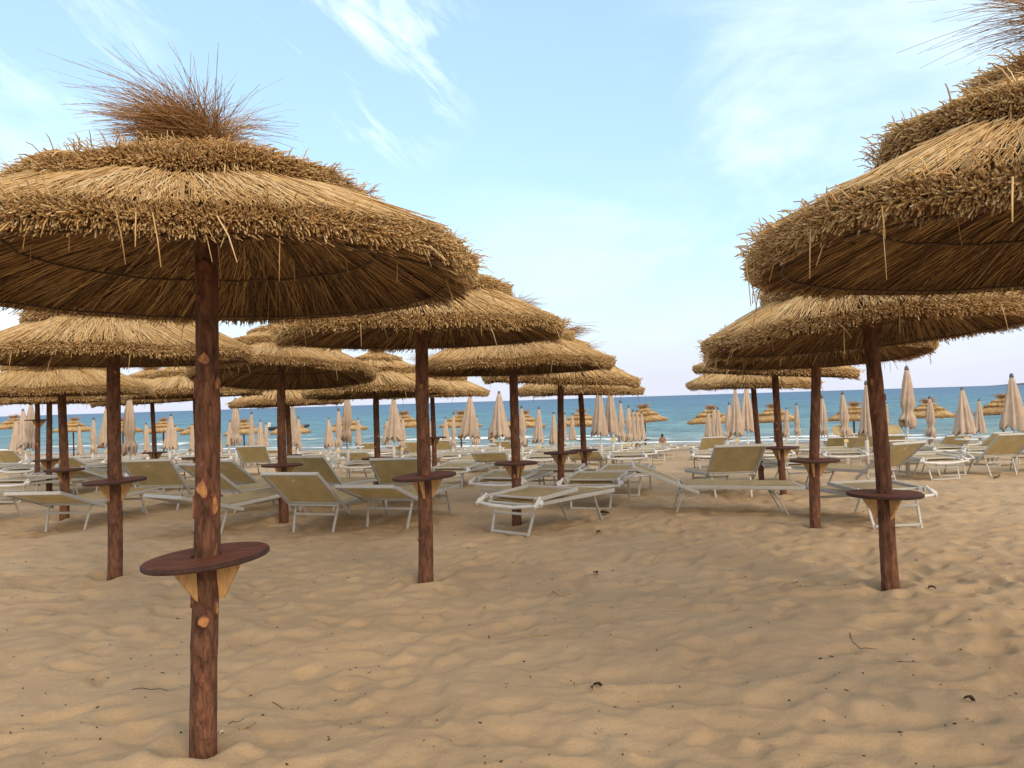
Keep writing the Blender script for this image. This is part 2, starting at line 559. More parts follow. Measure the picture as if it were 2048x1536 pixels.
def make_tier(name, tier, nt, nf, nu, ws, seed, droop=1., flat=False):
    global RNG
    RNG = np.random.default_rng(seed)
    T = dict(TIERS[tier]); Rm = T['rim']; parts = []
    if flat and tier == 'cap':
        T.update(z=[.62, .59, .54, .495], zb=.415, zt=.495)
    if flat and tier == 'tier':
        T.update(z=[.585, .545, .465, .385], zb=.30, zt=.39)
    zs = lambda r: np.interp(r, T['r'], T['z'])
    # wavy rim so the edge is not a perfect circle
    wob = lambda th: 1 + .018 * np.sin(3 * th + seed) + .012 * np.sin(7 * th + 2 * seed)
    wz = lambda th: .012 * np.sin(4 * th + seed * 1.3) + .008 * np.sin(11 * th)
    # long straws lying on the slope
    th = RNG.uniform(0, 2 * PI, nt)
    r1 = Rm * np.sqrt(RNG.uniform(.10, 1.0, nt)) * 1.0
    r1 = np.where(RNG.uniform(size=nt) < .30, Rm - RNG.uniform(-.01, .09, nt), r1)
    ln = RNG.uniform(.22, .5, nt) * (Rm / 1.235) ** .4
    r0 = np.maximum(r1 - ln, .03)
    k = 3
    C = np.empty((nt, k, 3))
    sk = RNG.normal(.10, .12, nt)
    lift = RNG.uniform(-.004, .016, nt); endl = np.abs(RNG.normal(0, .008, nt))
    for i in range(k):
        t = i / (k - 1); rr = r0 + (r1 - r0) * t; tt = th + sk * (t - .5) * ln / np.maximum(rr, .25)
        C[:, i, 0] = rr * np.cos(tt) * wob(tt); C[:, i, 1] = rr * np.sin(tt) * wob(tt); C[:, i, 2] = zs(rr) + lift + endl * t + wz(tt)
    tint = np.clip(.74 + .15 * clump(th, r1, seed) + RNG.normal(0, .14, nt), 0, 1)
    parts.append(straws(C, RNG.uniform(.6, 1.15, nt) * ws, tint))
    # chopped ends packed along the rim
    th = RNG.uniform(0, 2 * PI, nf)
    v = RNG.uniform(0, 1, nf)
    hz = T['zb'] + (T['zt'] - T['zb']) * v + wz(th) + RNG.normal(0, .006, nf)
    belly = Rm - .045 + .032 * np.sin(v * PI) - .02 * (1 - v)
    el = np.where(v > .62, RNG.normal(.30, .33, nf), np.where(v < .3, RNG.normal(-.85 * droop, .35, nf), RNG.normal(-.25, .28, nf)))
    az = th + RNG.normal(0, .30, nf)
    L = RNG.uniform(.026, .062, nf) * np.where(RNG.uniform(size=nf) < .05, 1.7, 1.)
    P1x = (belly * wob(th) + 0) * np.cos(th); P1y = belly * wob(th) * np.sin(th)
    D = np.stack([np.cos(az) * np.cos(el), np.sin(az) * np.cos(el), np.sin(el)], -1)
    P = np.stack([P1x, P1y, hz], -1)
    C = np.stack([P - D * (L * .6)[:, None], P + D * (L * .42)[:, None]], 1)
    tint = np.clip(.72 + .13 * clump(th, v, seed + 5) + RNG.normal(0, .21, nf), 0, 1)
    parts.append(straws(C, RNG.uniform(.7, 1.25, nf) * ws * 1.0, tint, .95, np.clip(RNG.normal(.24, .16, nf), 0, .6)))
    # loose ends curling up above the rim and stray stems hanging out
    ns = max(30, nf // 13)
    th = RNG.uniform(0, 2 * PI, ns); up = RNG.uniform(size=ns) < .955
    r = Rm - .16 * RNG.uniform(0, 1, ns) ** 1.5; el = np.where(up, RNG.normal(.55, .4, ns), RNG.normal(-1.1, .35, ns))
    az = th + RNG.normal(0, .6, ns); L = np.where(up, RNG.uniform(.03, .085, ns), RNG.uniform(.06, .2, ns))
    D = np.stack([np.cos(az) * np.cos(el), np.sin(az) * np.cos(el), np.sin(el)], -1)
    z = np.where(up, zs(np.minimum(r, T['r'][-1])) + .0, T['zb'] + .03)
    P = np.stack([r * np.cos(th), r * np.sin(th), z], -1)
    C = np.stack([P, P + D * (L * .6)[:, None], P + D * L[:, None] - np.array([0, 0, .02]) * (L / .1)[:, None]], 1)
    parts.append(straws(C, RNG.uniform(.5, 1., ns) * ws, np.clip(RNG.normal(.68, .16, ns), 0, 1), .6))
    # underside: darker straw tint paints in the shade below the canopy
    if nu:
        th = RNG.uniform(0, 2 * PI, nu); r1 = (Rm - .02) * np.sqrt(RNG.uniform(.06, 1, nu)); ln = RNG.uniform(.25, .55, nu); r0 = np.maximum(r1 - ln, .05)
        sk = RNG.normal(.32, .13, nu); C = np.empty((nu, 3, 3))
        lo = RNG.uniform(-.012, .010, nu)
        for i in range(3):
            t = i / 2; rr = r0 + (r1 - r0) * t; tt = th + sk * (t - .5) * ln / np.maximum(rr, .3)
            C[:, i, 0] = rr * np.cos(tt); C[:, i, 1] = rr * np.sin(tt)
            C[:, i, 2] = zs(rr) - .105 * np.clip((rr - .05) / .3, .2, 1) + lo + .004 * RNG.normal(size=nu) + wz(tt) * (rr / Rm)
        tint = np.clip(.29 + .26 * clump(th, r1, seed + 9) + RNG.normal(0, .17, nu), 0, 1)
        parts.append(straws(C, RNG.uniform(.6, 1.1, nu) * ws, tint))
    V, Q, Tt, A = cat(parts)
    mi = np.zeros(len(Q) + len(Tt), np.int32)
    # the packed core below the visible straw
    nr, na = 8, 48
    rr = np.linspace(.02, Rm - .06, nr); aa = np.arange(na) * 2 * PI / na
    up_ = np.stack([np.outer(rr, np.cos(aa)), np.outer(rr, np.sin(aa)), np.repeat((zs(rr) - .018 - .03 * (rr / Rm) ** 3)[:, None], na, 1)], -1).reshape(-1, 3)
    th_ = .05 if tier == 'skirt' else .09
    dn_ = up_.copy(); dn_[:, 2] -= th_ * np.repeat(np.clip(rr / .3, .3, 1), na)
    cv = np.concatenate([up_, dn_]); o = len(V); cq = []
    for i in range(nr - 1):
        for a in range(na):
            b = (a + 1) % na
            cq.append((i * na + a, (i + 1) * na + a, (i + 1) * na + b, i * na + b))
            cq.append((nr * na + i * na + a, nr * na + i * na + b, nr * na + (i + 1) * na + b, nr * na + (i + 1) * na + a))
    i = nr - 1
    for a in range(na):
        b = (a + 1) % na
        cq.append((i * na + a, nr * na + i * na + a, nr * na + i * na + b, i * na + b))
    cq = np.array(cq) + o
    V = np.concatenate([V, cv]); A = np.concatenate([A, np.zeros(len(cv))])
    mi = np.concatenate([np.zeros(len(Q), np.int32), np.ones(len(cq), np.int32), np.zeros(len(Tt), np.int32)])
    Q = np.concatenate([Q, cq])
    sm = np.concatenate([np.ones(len(Q), bool), np.zeros(len(Tt), bool)])
    return mesh_np(name, V, Q, Tt, ('straw', 'straw_core'), mi, {'tint': A}, sm)


def make_tuft(n, ws, seed, lean=(-.25, 0.), spread=1., ln=(.23, .58), z0=.61):
    global RNG
    RNG = np.random.default_rng(seed)
    k = 6
    th = RNG.uniform(0, 2 * PI, n)
    # a few bundles rather than an even brush
    b = RNG.integers(0, 7, n); bt = RNG.uniform(0, 2 * PI, 7); th = bt[b] + RNG.normal(0, .45, n)
    el = np.clip(RNG.normal(.42, .34, n) / spread, .03, 1.05)
    L = RNG.uniform(ln[0], ln[1], n) * np.where(RNG.uniform(size=n) < .1, 1.35, 1.) * (1.08 - .42 * el)
    D = np.stack([np.cos(th) * np.cos(el) * 1.15 + lean[0], np.sin(th) * np.cos(el) + lean[1], np.sin(el)], -1)
    D /= np.linalg.norm(D, axis=1, keepdims=True)
    rb = np.sqrt(RNG.uniform(0, 1, n)) * .10; tb = RNG.uniform(0, 2 * PI, n)
    P = np.stack([rb * np.cos(tb), rb * np.sin(tb), np.full(n, z0) - rb * .4], -1)
    C = np.empty((n, k, 3)); cur = P.copy(); d = D * .45 + np.array([0, 0, .75]); 
    dr = RNG.uniform(.02, .16, n)
    for i in range(k):
        C[:, i] = cur
        t = i / (k - 1)
        d = D * (.15 + .85 * min(1, t * 1.6)) + np.array([0, 0, 1.]) * (.6 * max(0, 1 - 1.9 * t)) - np.array([0, 0, 1.]) * (dr * t * 3)[:, None]
        d /= np.linalg.norm(d, axis=1, keepdims=True)
        cur = cur + d * (L / (k - 1))[:, None]
    tint = np.clip(RNG.normal(.62, .22, n), 0, 1)
    V, Q, T, A = straws(C, RNG.uniform(.5, 1.0, n) * ws, tint, .35)
    return mesh_np('tuft', V, Q, T, ('tuft',), None, {'tint': A})


def underside_z(r):
    T = TIERS['skirt']
    return float(np.interp(r, T['r'], T['z'])) - .125


def hoop_mesh(r, rad, seed):
    rd = random.Random(seed); b = MB(); n = 40
    b.tube([((r + rd.uniform(-.008, .008)) * math.cos(2 * PI * i / n), (r + rd.uniform(-.008, .008)) * math.sin(2 * PI * i / n), underside_z(r) - .004 + rd.uniform(-.006, .006)) for i in range(n)], rad, 6, 0, True)
    return b.mesh('hoop', ['rod'], True)


def rib_mesh(a, rad, seed):
    rd = random.Random(seed); b = MB(); pts = []
    for i in range(7):
        r = .06 + (1.14 - .06) * i / 6; aa = a + .10 * i / 6 + rd.uniform(-.02, .02)
        pts.append((r * math.cos(aa), r * math.sin(aa), underside_z(r) + .008 + rd.uniform(-.004, .004)))
    b.tube(pts, [rad * (1 - .35 * i / 6) for i in range(7)], 6)
    return b.mesh('rib', ['lath'], True)


LOD = {
    0: dict(sk=(9500, 15500, 11000), ti=(5600, 10000), ca=(2600, 5000), ws=.0058, tuft=2600),
    1: dict(sk=(5600, 7400, 6000), ti=(3200, 4600), ca=(1500, 2400), ws=.0074, tuft=800),
    2: dict(sk=(2600, 2600, 2200), ti=(1500, 1700), ca=(800, 950), ws=.0125, tuft=330),
    3: dict(sk=(2200, 1900, 500), ti=(1200, 1200), ca=(700, 700), ws=.016, tuft=420),
}
_sets = {}


def canopy_set(lod, var, lean):
    key = (lod, var)
    if key in _sets:
        return _sets[key]
    q = LOD[lod]; sd = 100 * lod + 17 * var + 3
    s = dict(
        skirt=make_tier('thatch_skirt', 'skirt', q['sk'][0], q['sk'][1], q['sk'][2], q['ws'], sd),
        tier=make_tier('thatch_tier', 'tier', q['ti'][0], q['ti'][1], 0, q['ws'], sd + 1, flat=key == (0, 0)),
        cap=make_tier('thatch_cap', 'cap', q['ca'][0], q['ca'][1], 0, q['ws'], sd + 2, flat=key == (0, 0)),
        tuft=make_tuft(q['tuft'], q['ws'] * (.78 if lod == 0 else (1.0 if lod == 3 else .85)), sd + 3, lean, z0=.56 if key == (0, 0) else .67))
    if lod < 3:
        s['hoops'] = [hoop_mesh(r, .0055 if lod < 2 else .007, sd + i) for i, r in enumerate((.42, .78, 1.10))]
        s['ribs'] = [rib_mesh(2 * PI * i / 6 + .3, .009, sd + 20 + i) for i in range(6)]
    _sets[key] = s
    return s


def pole_mesh(p0, p1, r0, r1, seed, nseg=46, na=20):
    """leaning tree-trunk pole between two points (local coordinates)"""
    g = np.random.default_rng(seed); p0 = np.array(p0); p1 = np.array(p1)
    t = np.linspace(0, 1, nseg)[:, None]; a = (np.arange(na) * 2 * PI / na)[None, :]
    L = np.linalg.norm(p1 - p0); z = t * L
    rad = r0 + (r1 - r0) * t + 0 * a
    rad = rad * (1 + .05 * vnoise(np.cos(a) * 1.6 + 5 + 0 * z, z * 3.2 + np.sin(a) * 1.6, seed) + .03 * vnoise(np.cos(a) * 4 + 9 + 0 * z, z * 13 + np.sin(a) * 4, seed + 1))
    # swellings where branches were
    for zz in np.arange(.25, L, .55):
        rad = rad * (1 + .055 * np.exp(-((z - zz - .1 * g.uniform(-1, 1)) / .05) ** 2))
    bx = .012 * np.sin(z * 1.9 + seed) ; by = .012 * np.sin(z * 1.5 + 2 * seed)
    bx = bx - bx[0] * (1 - t) - bx[-1] * t; by = by - by[0] * (1 - t) - by[-1] * t
    ax = p0[None, :] + (p1 - p0)[None, :] * t
    V = np.stack([ax[:, :1] + bx + rad * np.cos(a), ax[:, 1:2] + by + rad * np.sin(a), ax[:, 2:3] + 0 * a], -1).reshape(-1, 3)
    i = np.arange(nseg - 1)[:, None] * na; k = np.arange(na)[None, :]; k2 = (k + 1) % na
    Q = np.stack([i + k, i + k2, i + na + k2, i + na + k], -1).reshape(-1, 4)
    axis = lambda zl: (p0 + (p1 - p0) * (zl / L) + np.array([np.interp(zl, z[:, 0], bx[:, 0]), np.interp(zl, z[:, 0], by[:, 0]), 0]))
    radf = lambda zl: float(np.interp(zl, z[:, 0], rad.mean(1)))
    return mesh_np('pole', V, Q, None, ('bark',)), axis, radf


def knot_mesh(axis, radf, zl, ang, w, h, mat, seed, diamond=False):
    """a sawn-off branch or peeled scar sitting on the trunk surface"""
    rd = random.Random(seed); c = axis(zl); r = radf(zl) + .004; b = MB()
    rings = [(0, .003), (.45, .003), (.80, .004), (1.0, .003), (1.2, -.012)]
    n = 16; vs = []; fs = []
    shp = [1 + rd.uniform(-.10, .10) for _ in range(n)]
    for q, off in rings:
        for k in range(n):
            e = 2 * PI * k / n
            ru = shp[k]
            if diamond:
                ru *= (.55 / (abs(math.cos(e)) + abs(math.sin(e))) + .45) * (1 + .22 * math.sin(2 * e + seed) + .14 * math.sin(3 * e + 2 * seed))
            du = q * ru * w * math.cos(e) / r; dz = q * ru * h * math.sin(e)
            rr = r + off + (.002 if not diamond else 0)
            cc = axis(min(max(zl + dz, 0), 99))
            vs.append((cc[0] + rr * math.cos(ang + du), cc[1] + rr * math.sin(ang + du), cc[2]))
    for i in range(len(rings) - 1):
        for k in range(n):
            fs.append((i * n + k, i * n + (k + 1) % n, (i + 1) * n + (k + 1) % n, (i + 1) * n + k))
    b.add(vs, fs); b.m = [1 if i // n >= 2 else 0 for i in range(len(fs))]
    return b.mesh('knot', [mat, 'knot_dark'], True)


def disc_mesh(r=.285, t=.024):
    b = MB(); n = 48
    prof = [(.066, t / 2), (r - .006, t / 2), (r, t / 2 - .006), (r, -t / 2 + .006), (r - .006, -t / 2), (.066, -t / 2), (.066, t / 2)]
    b.lathe(prof, n)
    me = b.mesh('table_top', ['table', 'table_edge'], False)
    mi = [1 if (i // n) in (1, 2, 3, 4) else 0 for i in range(len(me.polygons))]
    me.polygons.foreach_set('material_index', mi)
    return me


DISC = disc_mesh(.272)


def bracket_mesh(w=.13, h=.17, t=.018):
    b = MB(); x0 = .045
    pr = [(x0, 0), (x0 + w, 0), (x0 + .02, -h), (x0, -h)]
    vs = [(x, -t / 2, z) for x, z in pr] + [(x, t / 2, z) for x, z in pr]
    b.add(vs, [(0, 1, 2, 3), (7, 6, 5, 4), (0, 4, 5, 1), (1, 5, 6, 2), (2, 6, 7, 3), (3, 7, 4, 0)])
    return b.mesh('bracket', ['bracket'])


BRACKET = bracket_mesh()


def straw_parasol(label, bx, by, d, tx, rim_z, disc_z, lod, var, rz=0., tilt=0., tilt_ax=0., lean=(-.2, 0), r0=.060, r1=.048, knots=None, group='thatched parasols on tree-trunk poles', dtilt=(0, 0), cs=1.):
    if by:
        p = at_depth(bx, by, d); x0, zb = p.x, p.z
    else:
        x0 = x_for(bx, float(base_h((bx - 1024) / F * d, d)), d); zb = float(base_h(x0, d))
    x1 = x_for(tx, rim_z, d)
    DIGS.append((x0 - .03, d - .03, .11, .06))
    root = empty('thatched_parasol', (x0, d, zb)); tag(root, label, 'parasol', group)
    H = rim_z - zb; dx = x1 - x0
    top = H + .55
    pm, axis, radf = pole_mesh((-dx * .35 / H, 0, -.35), (dx * top / H, 0, top), r0, r1, int(bx) + 5)
    po = link('pole', pm, root)
    kn = knots
    if kn is None:
        g = random.Random(int(bx)); kn = []
        for _ in range(4 if lod < 2 else 2):
            kn.append((g.uniform(.2, H - .1), g.uniform(-PI * .85, -PI * .15), g.uniform(.014, .026), g.uniform(.018, .034), 'knot' if g.random() < .45 else 'knot_dark', g.random() < .5))
    for i, (z, a, w, h, m, dia) in enumerate(kn):
        link('knot', knot_mesh(axis, radf, z + .35, a, w, h, m, int(bx) * 7 + i, dia), po)
    # canopy
    s = canopy_set(lod, var, lean)
    rot = Matrix.Scale(cs, 4) @ Matrix.Rotation(tilt_ax, 4, 'Z') @ Matrix.Rotation(R(-tilt), 4, 'X') @ Matrix.Rotation(rz - tilt_ax, 4, 'Z')
    Mc = Matrix.Translation((dx, 0, H)) @ rot
    for nm in ('skirt', 'tier', 'cap'):
        o = link('thatch_' + nm, s[nm], root); o.matrix_local = Mc
        if nm == 'skirt':
            sk = o
    o = link('tuft', s['tuft'], root); o.matrix_local = Mc
    for hm in s.get('hoops', []):
        o = link('hoop', hm, root); o.matrix_local = Mc
    for hm in s.get('ribs', []):
        o = link('rib', hm, root); o.matrix_local = Mc
    # round table and its brackets
    hz = disc_z - zb
    ax = axis(hz + .35)
    Md = Matrix.Translation((ax[0], ax[1], hz)) @ Matrix.Rotation(R(dtilt[0]), 4, 'X') @ Matrix.Rotation(R(dtilt[1]), 4, 'Y')
    o = link('table_top', DISC, root); o.matrix_local = Md
    for k in range(3):
        o = link('bracket', BRACKET, root); o.matrix_local = Md @ Matrix.Translation((0, 0, -.012)) @ Matrix.Rotation(2 * PI * k / 3 + (-.12 if lod == 0 else .4 * var), 4, 'Z')
    return root


G_NEAR = 'thatched parasols on tree-trunk poles'
fr = -PI / 2      # side of the trunk that faces the camera
straw_parasol('nearest thatched parasol, windswept tuft on top and sawn orange knot below its round table', 408, 1485, 3.6, 409, 2.06, .842, 0, 0, 0., 1., 0., (-.36, -.1), .060, .047,
              [(.555, fr + .25, .026, .027, 'knot', False), (.60, fr + 1.25, .012, .028, 'knot', True), (.13, fr + .35, .016, .035, 'knot_dark', True), (.30, fr + .2, .012, .03, 'knot_dark', True), (.64, fr - 1.2, .016, .04, 'knot_dark', True),
               (1.135, fr - .03, .026, .055, 'knot', True), (1.06, fr - .95, .020, .045, 'knot', True), (1.06, fr + .95, .020, .045, 'knot', True), (1.11, fr + .75, .010, .014, 'knot_dark', False),
               (1.585, fr - .95, .020, .05, 'knot_dark', True), (1.60, fr + 1.2, .014, .035, 'knot', True), (1.71, fr + .1, .024, .038, 'knot', True), (2.12, fr + .2, .026, .03, 'knot_dark', False), (1.98, fr - .3, .010, .016, 'knot_dark', False)], dtilt=(1.5, -4.))
straw_parasol('thatched parasol cut off by the right edge of the photo, seen from below', 2335, None, 3.1, 2235, 2.03, .80, 0, 1, 0., 0., 0., (.3, 0.1), .06, .05, cs=1.13)
straw_parasol('thatched parasol of the tall bare pole and tilted table left of centre, wide dark underside', 850, 1160, 6.8, 846, 2.055, .88, 1, 1, .4, 0.0, -0.9, (.1, 0), .064, .05, dtilt=(1, -3))
straw_parasol('thatched parasol on the clearly leaning pole at the right, its table before a folded sunbed', 1778, 1160, 6.1, 1737, 1.90, .70, 1, 2, 1.4, 4.2, 0.9, (-.2, .2), .062, .052, dtilt=(0, 1.))
straw_parasol('thatched parasol behind the nearest one on its left, thick pole with rough bracketed table', 228, 1140, 7.4, 230, 1.985, .87, 1, 0, 3.3, 0.5, -2.0, (0, .2), .066, .056, dtilt=(1, -2))
straw_parasol('thatched parasol tilted away from the viewer between the nearest pole and the centre-left pole', 568, 1042, 10.75, 565, 1.905, .73, 1, 1, 4.0, 6.5, 0.0, (.2, .1), .065, .048)
straw_parasol('thatched parasol whose pole stands just behind the folded sunbed at centre', 1032, 1050, 9.95, 1028, 1.88, .72, 1, 2, 5.4, 1.0, 0.4, (.6, .1), .062, .05)
straw_parasol('thatched parasol on the knotty pole right of the long open sunbed', 1632, 1035, 9.05, 1632, 1.88, .715, 1, 0, 2.6, 4.0, 0.0, (.1, .2), .060, .047)
straw_parasol('thatched parasol far left, front one of three close poles, canopy cut by photo edge', 127, 1035, 11.7, 123, 1.80, .69, 1, 1, 5.1, 0.0, 0.9, (.1, 0), .066, .054)
straw_parasol('thatched parasol second behind the tilted centre line, tuft showing at its right', 1120, 1001, 12.5, 1122, 1.75, .66, 2, 2, .2, 3.5, -2.0, (.6, 0), .056, .046)
straw_parasol('thatched parasol at the back of the centre line beside two tall closed parasols', 1169, 967, 15.3, 1160, 1.58, .51, 2, 0, 1.2, -1.0, 1.7, (.1, 0), .058, .048)
straw_parasol('thatched parasol with a pointed cap and bushy tuft left of the centre-left pole', 756, None, 13.6, 753, 1.67, .59, 2, 1, 2.2, 2.2, 0.4, (.1, 0), .056, .047)
straw_parasol('thatched parasol half hidden behind the centre-left pole, thin pole with high table', 868, None, 17.3, 864, 1.64, .75, 2, 2, 3.2, 0.0, -0.9, (.1, 0), .052, .046)
straw_parasol('thatched parasol behind the tilted one, its pole tucked just beside that pole', 579, None, 17.7, 574, 1.56, .44, 2, 0, 4.2, 1.5, 0.9, (-.1, 0), .06, .05)
straw_parasol('thatched parasol hidden for the most part behind the nearest pole', 396, None, 14.6, 389, 1.77, .63, 2, 1, 5.2, -1.0, -2.0, (-.1, 0), .052, .046)
straw_parasol('thatched parasol on a thin crooked pole above the raised sunbed at the left', 309, None, 18., 304, 1.72, .58, 2, 2, .9, 2.2, 1.7, (-.2, 0), .054, .042)
straw_parasol('thatched parasol far left, middle one of three close poles', 99, None, 15.5, 98, 1.75, .63, 2, 0, 1.9, 0.0, 0.4, (.1, 0), .055, .048)
straw_parasol('thatched parasol far left, rearmost of three close poles, table set very high', 75, None, 19., 74, 1.80, 1.39, 2, 1, 2.9, 1.5, -0.9, (.1, 0), .057, .052)
straw_parasol('thatched parasol over the two tall closed parasols right of the open gap, rear pole slanting', 1523, None, 15.2, 1508, 1.60, .45, 2, 2, 3.9, -1.0, 0.9, (.1, 0), .056, .046)
straw_parasol('thatched parasol on the slanting pole just left of the knotty right pole', 1567, None, 12.4, 1551, 1.78, .64, 2, 0, 4.9, 4.2, -2.0, (.1, 0), .056, .047)

# the row of small thatched parasols along the waterline: pixel of pole, pixel of tuft top
SHORE = [(30, 822, -.6), (147, 827, .1), (246, 828, .1), (327, 828, .1), (400, 829, 0), (488, 830, .1), (582, 828, 0), (694, 822, .1), (809, 814, -.5), (922, 813, .2), (1048, 812, .1), (1162, 809, 0), (1290, 800, -.4), (1422, 802, .2), (1549, 798, -.2), (1708, 795, .3), (1858, 788, -.2), (2006, 779, .5)]
ORD = ['first', 'second', 'third', 'fourth', 'fifth', 'sixth', 'seventh', 'eighth', 'ninth', 'tenth', 'eleventh', 'twelfth', 'thirteenth', 'fourteenth', 'fifteenth', 'sixteenth', 'seventeenth', 'last']
s3 = [canopy_set(3, v, (l, 0)) for v, l in ((0, -.3), (1, .2), (2, .45))]
b = MB(); b.tube([(0, 0, -.3), (0.01, 0, .7), (0, 0, 2.4)], [.055, .05, .045], 8); SHORE_POLE = b.mesh('pole', ['bark'], True)
SHORE_ROOTS = []
for i, (px, ty, tl) in enumerate(SHORE):
    d = 45.5 / (1 + K_S * (px - 1024) / F)
    x = x_for(px, -.5, d); zb = float(base_h(x, d))
    # tuft top sits about 1.05 m above the rim
    ztop = at_depth(px, ty + 6, d).z
    H = ztop - 1.0 - zb
    root = empty('thatched_parasol', (x, d, zb)); SHORE_ROOTS.append(root)
    tag(root, f'small thatched parasol at the waterline, {ORD[i]} of its row from the left', 'parasol', 'small thatched parasols along the waterline')
    link('pole', SHORE_POLE, root).scale = (1, 1, (H + .6) / 2.4)
    s = s3[0 if tl < -.15 else (2 if tl > .15 else 1)]
    Mc = Matrix.Translation((0, 0, H)) @ Matrix.Rotation(R(random.uniform(-3, 3)), 4, 'Y') @ Matrix.Rotation(random.uniform(-.3, .3), 4, 'Z')
    for nm in ('skirt', 'tier', 'cap'):
        link('thatch_' + nm, s[nm], root).matrix_local = Mc
    link('tuft', s['tuft'], root).matrix_local = Mc
    o = link('table_top', DISC, root, (0, 0, .62))

# ------------------------------------------------------------------ sunbeds
HZ = .335


def bed_parts(state, ang, fine=True):
    """sunbed meshes; local +y points to the foot end, the hinge is at the origin"""
    P = {}
    Ls, W = 1.50, .68
    f = MB()
    for sx in (-1, 1):
        f.bar((sx * W / 2, -.06, HZ), (sx * W / 2, Ls, HZ + .02), .024, .046)
    f.bar((-W / 2, Ls - .02, HZ + .02), (W / 2, Ls - .02, HZ + .02), .035, .045)
    f.bar((-W / 2, -.03, HZ - .005), (W / 2, -.03, HZ - .005), .03, .03)
    P['seat_frame'] = f.mesh('seat_frame', ['alu'])

    def sling(y0, y1, z0, z1, w, sag, name):
        V = []; nx, ny = 7, 9
        for j in range(ny):
            t = j / (ny - 1)
            for i in range(nx):
                u = i / (nx - 1)
                V.append((w * (u - .5), y0 + (y1 - y0) * t, z0 + (z1 - z0) * t - sag * 4 * u * (1 - u) * (.35 + .65 * 4 * t * (1 - t))))
        Fq = [(j * nx + i, j * nx + i + 1, (j + 1) * nx + i + 1, (j + 1) * nx + i) for j in range(ny - 1) for i in range(nx - 1)]
        n = len(V); b = MB(); b.add(V, Fq); b.add([(x, y, z - .004) for x, y, z in V], [q[::-1] for q in Fq])
        return b.mesh(name, ['sling'], True)
    P['seat_sling'] = sling(.0, Ls - .03, HZ + .030, HZ + .048, W - .02, .028, 'seat_sling')
    # legs: two by the hinge, two at the foot, each pair joined by a cross bar
    legs = []
    for y_top, y_bot in ((.02, -.10), (1.12, 1.34)):
        for sx in (-1, 1):
            b = MB(); b.bar((sx * .30, y_top, HZ - .01), (sx * .27, y_bot, -.05), .030, .020, up=(0, 1, 0)); legs.append(b.mesh('leg', ['alu']))
    P['leg'] = legs
    bars = []
    for y, z in ((-.03, .22), (1.19, .24)):
        b = MB(); b.bar((-.29, y, z), (.29, y, z), .022, .03); bars.append(b.mesh('cross_bar', ['alu']))
    if state == 'folded':
        b = MB(); b.bar((-.27, -.098, .012), (.27, -.098, .012), .022, .03); bars.append(b.mesh('cross_bar', ['alu']))
    P['cross_bar'] = bars
    # back section, built flat pointing to -y then swung up round the hinge
    Lb, Wb = .70, .75
    zoff = .058 if state == 'folded' else .0
    rot = Matrix.Translation((0, 0, HZ + zoff)) @ Matrix.Rotation(-R(ang), 4, 'X')

    def tf(me):
        me.transform(rot); me.update(); return me
    bk = MB()
    for sx in (-1, 1):
        bk.bar((sx * Wb / 2, .20 if state != 'folded' else .05, 0), (sx * Wb / 2, -Lb, 0), .024, .046)
    bk.bar((-Wb / 2, -Lb + .01, 0), (Wb / 2, -Lb + .01, 0), .032, .045)
    bk.bar((-Wb / 2 + .02, -.04, 0), (Wb / 2 - .02, -.04, 0), .026, .026)
    for sx in (-1, 1):
        bk.bar((sx * (Wb / 2 - .012), -.035, -.0), (sx * (Wb / 2 - .05), .035, -.0), .045, .05)
    P['backrest'] = tf(bk.mesh('backrest', ['alu']))
    P['back_sling'] = tf(sling(-Lb + .02, -.05, .012, .012, Wb - .045, .02, 'back_sling'))
    # folding sun shade at the head end
    sh = MB()
    if state == 'folded':
        sh.bar((-.40, -.02, .05), (-.44, -.16, -.05), .028, .04); sh.bar((.40, -.02, .05), (.43, -.16, -.05), .028, .04)
        sh.tube([(-.45, -.13, -.03), (-.2, -.17, -.055), (.1, -.165, -.06), (.45, -.13, -.03)], [.016, .024, .022, .016], 8)
        sh.bar((-.43, -.05, .01), (-.47, -.10, -.03), .06, .05); sh.bar((.43, -.05, .01), (.46, -.10, -.03), .06, .05)
        me = sh.mesh('sunshade', ['white']); me.transform(Matrix.Translation((0, 0, HZ + .03))); P['sunshade'] = me
    elif state == 'visor':
        V = []; n = 12
        for k in range(n):
            a = 2 * PI * k / n; V.append((.26 * math.copysign(abs(math.cos(a)) ** .6, math.cos(a)), -Lb - .02, .20 + .17 * math.copysign(abs(math.sin(a)) ** .6, math.sin(a))))
        V2 = [(x, y - .015, z) for x, y, z in V]
        sh.add(V + V2, [tuple(range(n)), tuple(range(n, 2 * n))[::-1]] + [(k, (k + 1) % n, n + (k + 1) % n, n + k) for k in range(n)], 1)
        sh.bar((-.30, -Lb, 0), (-.25, -Lb - .01, .2), .02, .02); sh.bar((.30, -Lb, 0), (.25, -Lb - .01, .2), .02, .02)
        P['sunshade'] = tf(sh.mesh('sunshade', ['white', 'sling']))
    elif fine and state == 'raised':
        sh.tube([(.03 * math.cos(t), -Lb + .10 + .035 * math.sin(t), -.012) for t in [2 * PI * k / 10 for k in range(10)]], .004, 5, 0, True)
        P['pull_loop'] = tf(sh.mesh('pull_loop', ['white']))
    return P


_beds = {}


def bed_proto(state, ang, fine):
    key = (state, ang, fine)
    if key not in _beds:
        P = bed_parts(state, ang, fine)
        _beds[key] = P
    return _beds[key]


